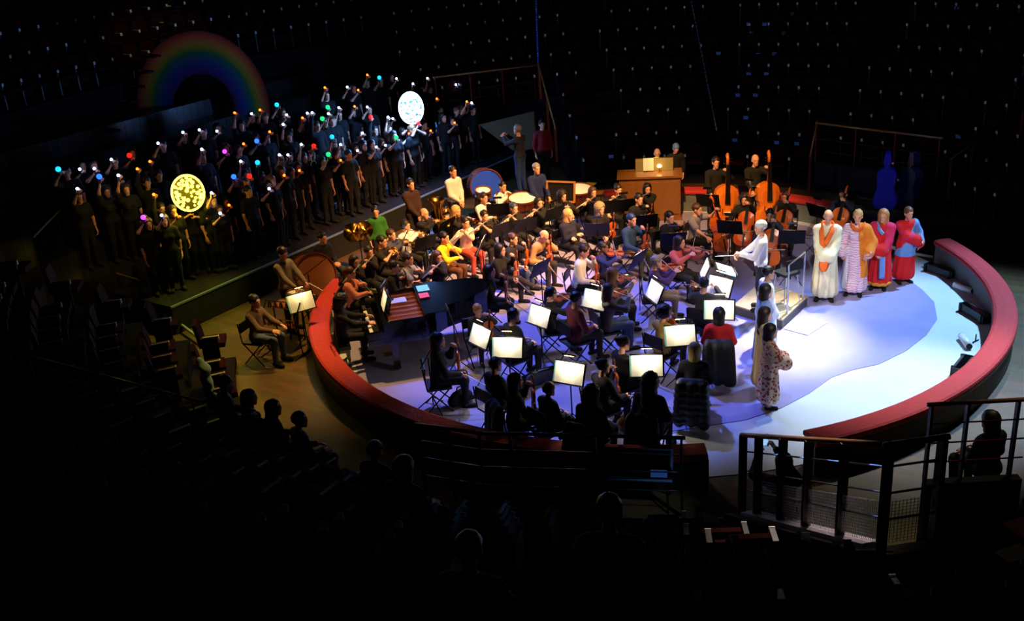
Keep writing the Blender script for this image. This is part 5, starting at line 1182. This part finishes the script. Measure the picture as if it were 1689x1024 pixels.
# stool-like music stand with red book at the left near the cellists etc: cello case, bags
def case(pos, rz, m, label):
    e = empty('cello_case', pos, rz, label, 'instrument case')
    hp = half_outline(1.02, .27, .19, .22); poly = [(x, y) for x, y in hp]+[(.09, 1.12), (.07, 1.3), (.05, 1.38), (-.05, 1.38), (-.07, 1.3), (-.09, 1.12)]+[(-x, y) for x, y in reversed(hp)]
    Mx = Matrix.Rotation(PI/2-.12, 4, 'X')
    MB().prism(poly, -.15, .0, mtx=Mx).build('shell', m, e); MB().prism([(x*.97, .01+y*.985) for x, y in poly], .001, .12, mtx=Mx).build('lid', m, e)
    for z in (.35, .75, 1.15): MB().box((.26 if z < .8 else .12, -.02+.0*z, z), (.04, .06, .05)).build('latch', CHROME, e)
case((*at(1458, 347)[:2], .02), -.25, mat('case_blue', (.05, .10, .62), .35, var=.1), 'upright glossy blue cello case behind the robed singers')
case((*at(1494, 347)[:2], .02), -.9, mat('case_dark', (.08, .13, .18), .3, var=.1), 'upright dark cello case right of the blue one')
def bag(px, sz, m, label, rz=0.):
    p = at(px[0], px[1], .03); e = empty('bag', (p[0], p[1], .024), rz, label, 'bag')
    V, Q = blend([((-sz[0]/2, 0, sz[2]*.4), (sz[0]/2, 0, sz[2]*.4), sz[1]*.5, sz[1]*.5), ((-sz[0]*.3, 0, sz[2]*.7), (sz[0]*.3, 0, sz[2]*.7), sz[1]*.4, sz[1]*.4)], .035, cut=lambda P: -P[:, 2])
    put('pouch', pymesh('pouch', V, Q, [m], None, True), e)
    MB().tube([(-sz[0]*.3, 0, sz[2]*.8), (-sz[0]*.2, -.02, sz[2]*1.3), (sz[0]*.2, -.02, sz[2]*1.3), (sz[0]*.3, 0, sz[2]*.8)], .012, 6).build('handle', BLACKCLOTH, e)
bag((862, 470), (.40, .26, .24), BLACKCLOTH, 'black bag on the floor in front of the crossed legs', .3)
bag((900, 628), (.70, .24, .20), mat('case_navy', (.08, .10, .20), .5), 'dark violin case on the floor left of the front bright page', .5)
bag((1140, 545), (.30, .22, .25), BLACKCLOTH, 'black bag behind the blond bobbed violinist', .2)
bag((760, 665), (.30, .2, .25), BLACKCLOTH, 'small black bag beside the left violinist\'s chair', .9)
bag((1045, 700), (.40, .2, .2), mat('case_tan', (.62, .45, .22), .5), 'tan instrument case under the broad person at the front', .6)
# coats hung over chair backs
def coat(key, m, label, puff=.03, H=.78):
    rec = PEOPLE[key]
    nz = (lambda P: .008*np.sin(P[:, 2]*60)) if puff > .02 else (lambda P: .008*np.sin(P[:, 0]*40))
    V, Q = blend([((-.16, -.26, .82), (.16, -.26, .82), .06, .06), ((-.17, -.30, .76), (-.19, -.34, .18), .085, .10), ((.17, -.30, .76), (.19, -.34, .16), .085, .10), ((0, -.30, .74), (0, -.34, .20), .10, .11)], .032, noise=nz)
    o = put('coat', pymesh('coat', V, Q, [m], None, True)); o.matrix_world = rec['M']; tag(o, label, 'coat')
coat('red_1186', mat('coat_black', (.05, .05, .06), .7, bump=.3), 'black coat hanging over the red-sweatered woman\'s chair', .0)
coat('bob_1146', mat('coat_puffer', (.07, .08, .07), .45, bump=.3), 'black quilted puffer coat over the blond bobbed violinist\'s chair')
coat('hair_1073', mat('coat_dark', (.04, .04, .05), .8), 'large dark coat over the chair at the front curb', .0)
coat('long_851', mat('coat_denim', (.24, .36, .46), .8), 'denim jacket over the chair of the long-haired violist', .0)
coat('hair_976', mat('coat_dark2', (.04, .04, .045), .8), 'dark coat over the chair of the big-haired person at front', .0)
# lighting battens and tubes on the ring floor at right
def floor_item(px, ln, wd, ht, rz, m, name, label, cat, rnd=False):
    p = at(px[0], px[1], .02+ht/2); e = empty(name, (p[0], p[1], .013), rz, label, cat)
    if rnd:
        MB().tube([(-ln/2, 0, ht/2), (ln/2, 0, ht/2)], ht/2, 16).build('tube', m, e, True)
        for s in (-1, 1): MB().tube([(s*ln/2, 0, ht/2), (s*(ln/2+.03), 0, ht/2)], ht*.42, 12).build('end_cap', BLACKMETAL, e)
    else:
        MB().box((0, 0, ht*.55), (ln, wd, ht*.8)).build('housing', m, e); MB().box((0, -wd*.05, ht*.97), (ln*.94, wd*.6, .01)).build('lens', GLOSSBLACK, e)
        for s in (-1, 1): MB().box((s*ln*.42, 0, ht*.5), (.04, wd*1.25, ht)).build('bracket', BLACKMETAL, e)
floor_item((1551, 445), .66, .18, .16, math.radians(-52), BLACKPLASTIC, 'light_batten', 'black lighting batten behind the boy singer', 'stage light')
floor_item((1589, 474), .42, .1, .12, math.radians(-55), WHITEPLASTIC, 'white_tube', 'white tube lying against the right inner curb', 'tube', True)
floor_item((1608, 515), .72, .18, .16, math.radians(-72), BLACKPLASTIC, 'light_batten', 'black lighting batten in the middle of the right inner curb', 'stage light')
floor_item((1592, 562), .40, .1, .12, math.radians(-88), WHITEPLASTIC, 'white_tube', 'upright-looking white tube on the pale cloth at right', 'tube', True)
floor_item((1588, 602), .60, .18, .16, math.radians(58), BLACKPLASTIC, 'light_batten', 'black lighting batten half hidden by the near right curb', 'stage light')
floor_item((1520, 420), .50, .06, .06, math.radians(-38), WHITEPLASTIC, 'white_tube', 'thin white tube beside the boy singer\'s sleeve', 'tube', True)
p = at(1609, 562, .03); e = empty('floor_hook', (p[0], p[1], .013), .3, 'small black hook lying by the white tube', 'hook')
MB().tube([(0, 0, .02), (0, 0, .14)], .012, 6).build('stem', BLACKMETAL, e); MB().tube([(-.07, -.03, .012), (.08, .03, .012)], .012, 6).build('foot', BLACKMETAL, e)
# white line across the near gap of the ring
a = at(1168, 775, .004); b_ = at(1300, 752, .004); L = b_-a
o = MB().box((0, 0, .006), (float(np.linalg.norm(L[:2])), .05, .008)).build('trim_3', mat('floor_line', (.85, .92, .95), .6), None, loc=((a[0]+b_[0])/2, (a[1]+b_[1])/2, 0), rz=math.atan2(L[1], L[0])); struct(o)
o = MB().box((0, 0, 0), (.66, .50, .010)).build('floor_sheet', mat('floor_plate', (.72, .72, .80), .6), None, loc=(2.85, -1.05, .030), rz=.9); tag(o, 'pale flat sheet on the floor beside the podium', 'sheet')
# ------------------------------------------------------------------ foreground monitor and audience
p = at(1050, 763, .65); mo = empty('monitor', (p[0], p[1], .0), -.08, 'dark screen with blue-lit metal frame in front of the curb', 'monitor')
MB().box((0, 0, .62), (.90, .05, .40), rx=-.75).build('panel', GLOSSBLACK, mo)
for s in (-1, 1):
    MB().box((0, s*.147, .62+s*.137), (.96, .045, .045), rx=-.75).build('frame_rail', mat('frame_blue_metal', (.42, .52, .66), .3, .6), mo); MB().box((s*.46, 0, .62), (.04, .05, .40), rx=-.75).build('frame_side', MATS['frame_blue_metal'], mo)
    MB().tube([(s*.4, .1, .55), (s*.42, .25, .01)], .015, 6).build('leg', BLACKMETAL, mo); MB().tube([(s*.4, -.1, .45), (s*.42, -.2, .01)], .015, 6).build('leg', BLACKMETAL, mo)
MB().box((.30, -.105, .56), (.22, .01, .10), rx=-.75).build('sticker', mat('blue_sticker', (.30, .50, .75), .5), mo)
DARKT = [(.06, .05, .06), (.09, .07, .06), (.05, .06, .09)]
aud = [((495, 692), 0, .12, 40, 'audience member silhouetted against the parquet at lower left'), ((452, 672), 0, .12, 38, 'dark audience head just left of the lit parquet'), ((412, 655), 0, .12, 36, 'audience member in an orange-brown top in the front left seats'), ((372, 632), 0, .12, 34, 'audience member beside the pale draped coat'), ((620, 742), 0, .12, 62, 'audience member leaning at the left front railing'), ((668, 770), 0, .58, 65, 'dark audience member below the left front railing'), ((1632, 692), 0, .40, 120, 'dark audience head behind the right wooden handrail'), ((1005, 842), 0, 1.04, 85, 'dark audience head low in the centre foreground'), ((775, 905), 0, 1.5, 80, 'audience member barely visible at bottom centre')]
def row_fit(px):
    d = ray(*px); best = None
    for k in range(-1, 6):
        r = R0+PITCHR*k; A = d[0]**2+d[1]**2; b = 2*(CAM[0]*d[0]+CAM[1]*d[1]); c = CAM[0]**2+CAM[1]**2-r*r; D = b*b-4*A*c
        if D < 0: continue
        P = CAM+d*((-b-math.sqrt(D))/(2*A)); z = tier_z(k, True); e_ = abs(P[2]-z-1.2)
        if best is None or e_ < best[0]: best = (e_, z)
    return best[1]
for i, (px, _, z, ang, lb) in enumerate(aud):
    if i != 6: z = row_fit(px)
    player('aud%d' % i, px, lb, 1.68+.03*(i % 3), ang, None, DARKT[i % 3] if i != 2 else (.34, .10, .05), (.06, .06, .07), ['short', 'bob', 'long', 'short'][i % 4], [BLK, DKB, BRN][i % 3], chair=False, z=z)
# person filming with a phone behind the near railing
player('phone', (1292, 762), 'person holding up a phone behind the near railing', 1.66, 100, None, (.05, .05, .06), (.06, .06, .07), 'bob', BLK, chair=False, z=.35, rw=np.array([.0, .38, 1.18]), lw=np.array([-.20, .40, 1.10]), hands='grip')
rp_ = PEOPLE['phone']; ph = empty('phone', label='small lit phone screen held by the person at the railing', cat='phone'); ph.matrix_world = rp_['M'] @ frame((-.10, .46, 1.26), (0, .15, 1), (0, -1, .2))
MB().box((0, 0, 0), (.075, .15, .009)).build('case', BLACKPLASTIC, ph); MB().box((0, 0, .006), (.066, .135, .003)).build('screen', mat('phone_screen', (.62, .80, 1), .3, emit=.9, var=.3, scale=30), ph)
# pale coat draped over front left seats
P = CAM+ray(338, 618)*16.5
V, Q = blend([((-.05, 0, .25), (.02, 0, .12), .06, .09), ((.02, 0, .12), (.05, -.03, -.1), .08, .06), ((.05, -.03, -.1), (.14, -.08, -.3), .05, .05)], .03, noise=lambda P: .01*np.sin(P[:, 2]*35+P[:, 0]*20))
o = put('draped_coat', pymesh('draped_coat', V, Q, [mat('coat_pale', (.62, .74, .74), .8, bump=.3)], None, True), None, None, tuple(P)); tag(o, 'pale coat draped over a front left seat', 'coat')
spot('coat_glint', (-6, 3, 9), tuple(P), 40, (.7, .9, 1), 8, .6)
# pale lighting-stand tubes by the stage end
for (x0, y0, x1, y1, lb) in ((262, 545, 280, 503, 'short pale tube leaning at the left end of the stage'), (300, 536, 334, 562, 'short pale tube lying near the stage end')):
    A = at(x0, y0, .15); B = at(x1, y1, .55 if y1 < y0 else .12); e = empty('pale_tube', tuple(A), 0, lb, 'tube'); L = Vector(B-A)
    MB().tube([(0, 0, 0), tuple(L)], .03, 10).build('tube', mat('pale_tube', (.55, .62, .60), .5), e, True); MB().tube([tuple(L), tuple(L*1.06)], .034, 10).build('end_cap', BLACKPLASTIC, e)
# ------------------------------------------------------------------ choir with hand lights
LC = {'w': ('white', (.62, .72, 1.0), 14, .030), 'o': ('orange', (1, .42, .10), 5, .030), 'c': ('cyan', (.08, .62, .95), 2.6, .055), 'b': ('blue', (.10, .30, 1), 4.5, .055), 'p': ('purple', (.66, .22, 1), 3.2, .05), 'r': ('red', (1, .10, .05), 1.8, .055), 'g': ('green', (.10, .85, .42), 2.0, .055)}
LIGHTS = [(97, 283, 'c'), (132, 281, 'w'), (156, 280, 'w'), (164, 293, 'b'), (184, 265, 'w'), (214, 260, 'r'), (195, 289, 'w'), (207, 308, 'w'), (225, 272, 'o'), (246, 260, 'o'), (261, 238, 'w'), (302, 220, 'w'), (329, 216, 'w'), (358, 218, 'w'), (333, 248, 'w'), (371, 253, 'p'), (387, 186, 'o'), (397, 266, 'w'), (386, 295, 'b'), (128, 313, 'w'), (252, 314, 'o'), (237, 362, 'p'), (267, 357, 'w'), (291, 356, 'o'), (349, 320, 'w'), (378, 340, 'o'), (364, 356, 'w'), (415, 189, 'w'), (429, 183, 'o'), (457, 176, 'c'), (473, 191, 'w'), (506, 181, 'w'), (514, 180, 'w'), (499, 196, 'o'), (467, 205, 'w'), (445, 219, 'o'), (402, 239, 'o'), (424, 236, 'b'), (424, 264, 'c'), (412, 294, 'r'), (461, 257, 'w'), (475, 257, 'w'), (497, 238, 'w'), (518, 244, 'r'), (542, 258, 'g'), (562, 266, 'o'), (548, 229, 'c'), (562, 240, 'w'), (532, 199, 'g'), (540, 173, 'g'), (542, 189, 'w'), (559, 179, 'w'), (536, 146, 'o'), (573, 145, 'w'), (591, 150, 'o'), (606, 125, 'o'), (626, 131, 'c'), (585, 177, 'o'), (606, 178, 'w'), (611, 189, 'r'), (598, 221, 'w'), (590, 250, 'w'), (621, 244, 'w'), (636, 241, 'w'), (469, 291, 'o'), (494, 283, 'o'), (444, 313, 'w'), (654, 131, 'w'), (681, 138, 'w'), (705, 129, 'w'), (752, 141, 'w'), (720, 158, 'o'), (770, 169, 'o'), (778, 171, 'w'), (750, 204, 'o'), (711, 222, 'o'), (640, 193, 'w'), (648, 197, 'w'), (654, 230, 'g'), (675, 222, 'o'), (690, 205, 'r')]
EMI = {k: mat('light_'+v[0], v[1], .5, var=.02, emit=v[2]) for k, v in LC.items()}
bulb_me = {}
for k, v in LC.items():
    V, Q = ball((0, 0, .03+v[3]), (v[3],)*3, 12, 8); bulb_me[k] = pymesh('bulb', V, Q, [EMI[k]], None, True)
torch_h = MB().tube([(0, 0, -.06), (0, 0, .035)], [.013, .015], 8).mesh('handle', BLACKPLASTIC)
POSES = []
for j, (hz, hx, sl, fm, hs_, hcl) in enumerate([(1.52, .10, 'short', True, 'long', DKB), (1.66, .14, 'short', False, 'short', BLK), (1.78, .16, 'short', True, 'pony', BRN), (1.90, .12, 'short', True, 'bob', LBR), (1.99, .15, 'long', False, 'short', DKB), (1.72, .05, 'short', True, 'long', BLK)]):
    tgt = np.array([hx, .30 if hz < 1.8 else .14, hz-.08])
    POSES.append((hz, figure('stand', 1.66, sleeve=sl, fem=fm, top=(.045, .045, .05), bottom=(.05, .05, .06), rw=tgt, hands=('grip', 'relax'), rpole=np.array([.7, .3, -.5])), hs_, hcl))
camd = np.array([CX, CY])
nl = {}
ROWS_TAKEN = []
for i, (x, y, k) in enumerate(LIGHTS):
    d = ray(x, y); best = None
    for row in range(0, 8):
        dd = row_d(row)-.28+(.16 if i % 2 else -.12)
        den = d[:2]@EN; t = (dd-(CAM[:2]-E0)@EN)/den; P = CAM+d*t
        hh = P[2]-row_z(row)
        sc = abs(hh-1.74)
        if best is None or sc < best[0]: best = (sc, row, P, hh)
    _, row, P, hh = best
    hh = min(max(hh, 1.3), 2.15)
    hz, fg, hs_, hcl = min(POSES, key=lambda q: abs(q[0]-hh)+random.random()*.10)
    ang = math.degrees(math.atan2(-EN[1], -EN[0]))+random.uniform(-18, 12)-12
    rec = spawn(fg, (0, 0, 0), ang, 'choir singer in black raising a small %s light' % LC[k][0], hs_, random.choice([hcl, BLK, DKB, BRN]), group='choir singers with %s lights' % LC[k][0])
    sc = hh/hz; sc = min(max(sc, .86), 1.12); W = fg['wr'][1]+np.array([.01, .05, .085])
    off = Matrix.Rotation(rec['rz'], 3, 'Z') @ Vector(W*sc)
    rec['o'].scale = (sc,)*3; rec['o'].location = (P[0]-off.x, P[1]-off.y, row_z(row))
    lo = empty('hand_light', (P[0], P[1], row_z(row)+W[2]*sc-.04), 0, 'small glowing %s hand light held up by a choir singer' % LC[k][0], 'hand light', '%s choir hand lights' % LC[k][0])
    put('handle', torch_h, lo); put('bulb', bulb_me[k], lo)
    ROWS_TAKEN.append((row, P[0], P[1]))
# front-row singers without a raised light
ARMD = [figure('stand', 1.62+.05*j, sleeve='short', fem=bool(j % 2), top=(.045, .045, .05), bottom=(.05, .05, .06)) for j in range(2)]
for i, (x, y) in enumerate([(522, 330), (560, 318), (604, 300), (640, 290), (668, 278), (700, 268), (460, 368), (425, 385), (392, 402), (345, 428), (268, 470), (735, 258), (765, 252)]):
    P = at(x, y+14, SZ); row_p = sp(float((P[:2]-E0)@ED), random.uniform(.55, .8))
    rec = spawn(ARMD[i % 2], row_p, math.degrees(math.atan2(-EN[1], -EN[0]))+random.uniform(-25, 5), 'choir singer in black standing with lowered arms in the front row', ['short', 'long', 'bob', 'pony'][i % 4], [BLK, DKB, BRN, LBR][i % 4], group='front row choir singers without lights')
# rabbit-ear headbands
for i, (x, y, lb, m) in enumerate([(516, 262, 'pale rabbit-ear headband in the middle of the choir', mat('ears_white', (.85, .88, .92), .6)), (408, 306, 'dotted yellow antenna headband near the sun lantern', mat('ears_yellow', (.80, .75, .15), .6)), (443, 296, 'dotted yellow antenna headband right of the red ball', MATS['ears_yellow']), (722, 208, 'pale blue antenna headband below the moon lantern', mat('ears_blue', (.55, .75, .95), .6))]):
    d = ray(x, y); t = (.72-(CAM[:2]-E0)@EN)/(d[:2]@EN); P = CAM+d*t
    e = empty('headband', tuple(P), srz, lb, 'headband')
    MB().tube([(.09*math.cos(a), 0, -.14+.09*math.sin(a)) for a in [PI*j/10 for j in range(11)]], .012, 6).build('band', m, e)
    for s in (-1, 1): MB().tube([(s*.04, 0, -.05), (s*.06, 0, .03), (s*.085, -.01, .13)], [.014, .024, .010], 8).build('ear', m, e, True)
# ------------------------------------------------------------------ sun and moon lanterns
def lantern(name, px, rx, ry, col, strength, label, d_off, lamp_w, nb, seed, blob):
    rnd = random.Random(seed)
    d = ray(*px); t = (d_off-(CAM[:2]-E0)@EN)/(d[:2]@EN); P = CAM+d*t
    v = CAM-P; e = empty(name, tuple(P), head_rz((-v[0], -v[1])), label, 'lantern')
    MB().lathe([(0, -.02), (rx*.98, -.02), (rx*.98, .02), (0, .02)], 40, mtx=Matrix.Rotation(PI/2, 3, 'X') @ Matrix.Diagonal((1, ry/rx, 1))).build('backing', mat(name+'_backing', tuple(c*.22 for c in col) if 'sun' in name else (.08, .16, .42), .9), e)
    em = mat(name+'_glow', col, .5, var=.03, emit=strength)
    MB().tube([(rx*math.cos(2*PI*i/48), -.02, ry*math.sin(2*PI*i/48)) for i in range(49)], .022, 8, False).build('glowing_rim', em, e, True)
    pts = []
    for _ in range(4000):
        a = rnd.uniform(0, 2*PI); r = math.sqrt(rnd.random())*.86; q = (rx*r*math.cos(a), ry*r*math.sin(a)); br = rnd.uniform(*blob)
        if all((q[0]-o[0])**2+(q[1]-o[1])**2 > ((br+o[2])*.82)**2 for o in pts): pts.append((q[0], q[1], br))
        if len(pts) >= nb: break
    for (x, z, r) in pts:
        V, Q = ball((x, -.03, z), (r, .025, r), 10, 6); put('bulb', pymesh('bulb', V, Q, [em], None, True), e)
    l = bpy.data.lights.new(name+'_light', 'POINT'); l.energy = lamp_w; l.color = (1, .78, .05) if 'sun' in name else (.16, .40, 1); l.shadow_soft_size = .3
    lo = bpy.data.objects.new(name+'_light', l); COL.objects.link(lo); u = Vector(v).normalized(); lo.location = Vector(P)+u*.35
    # pole and holder
    zb = SZ
    MB().tube([(0, .03, -ry*.9), (0, .03, -ry-.35)], .016, 8).build('handle', BLACKPLASTIC, e)
    f = figure('stand', 1.70, sleeve='short', top=(.05, .05, .05), bottom=(.05, .05, .06), rw=np.array([.08, .22, P[2]-ry-.12-zb if P[2]-ry-.12-zb < 2.0 else 1.95]), lw=np.array([-.08, .22, min(P[2]-ry-.18-zb, 1.9)]), hands='grip', rpole=np.array([.8, .2, -.4]), lpole=np.array([-.8, .2, -.4]))
    bp = np.array([P[0], P[1]])+np.array([-EN[0], -EN[1]])*0
    fw2 = np.array([v[0], v[1]])/math.hypot(v[0], v[1])
    spawn(f, (P[0]-fw2[0]*.30, P[1]-fw2[1]*.30, zb), math.degrees(math.atan2(v[1], v[0])), 'choir singer in black holding up the %s lantern' % ('yellow' if 'sun' in name else 'blue-white'), 'short', BLK)
lantern('sun_lantern', (310, 318), .315, .375, (1, .90, .28), 6.5, 'round yellow sun lantern of many glowing bulbs', .75, 34, 40, 3, (.022, .044))
lantern('moon_lantern', (678, 178), .30, .40, (.66, .80, 1), 9, 'oval blue-white moon lantern glowing brightly', .55, 420, 42, 5, (.04, .075))
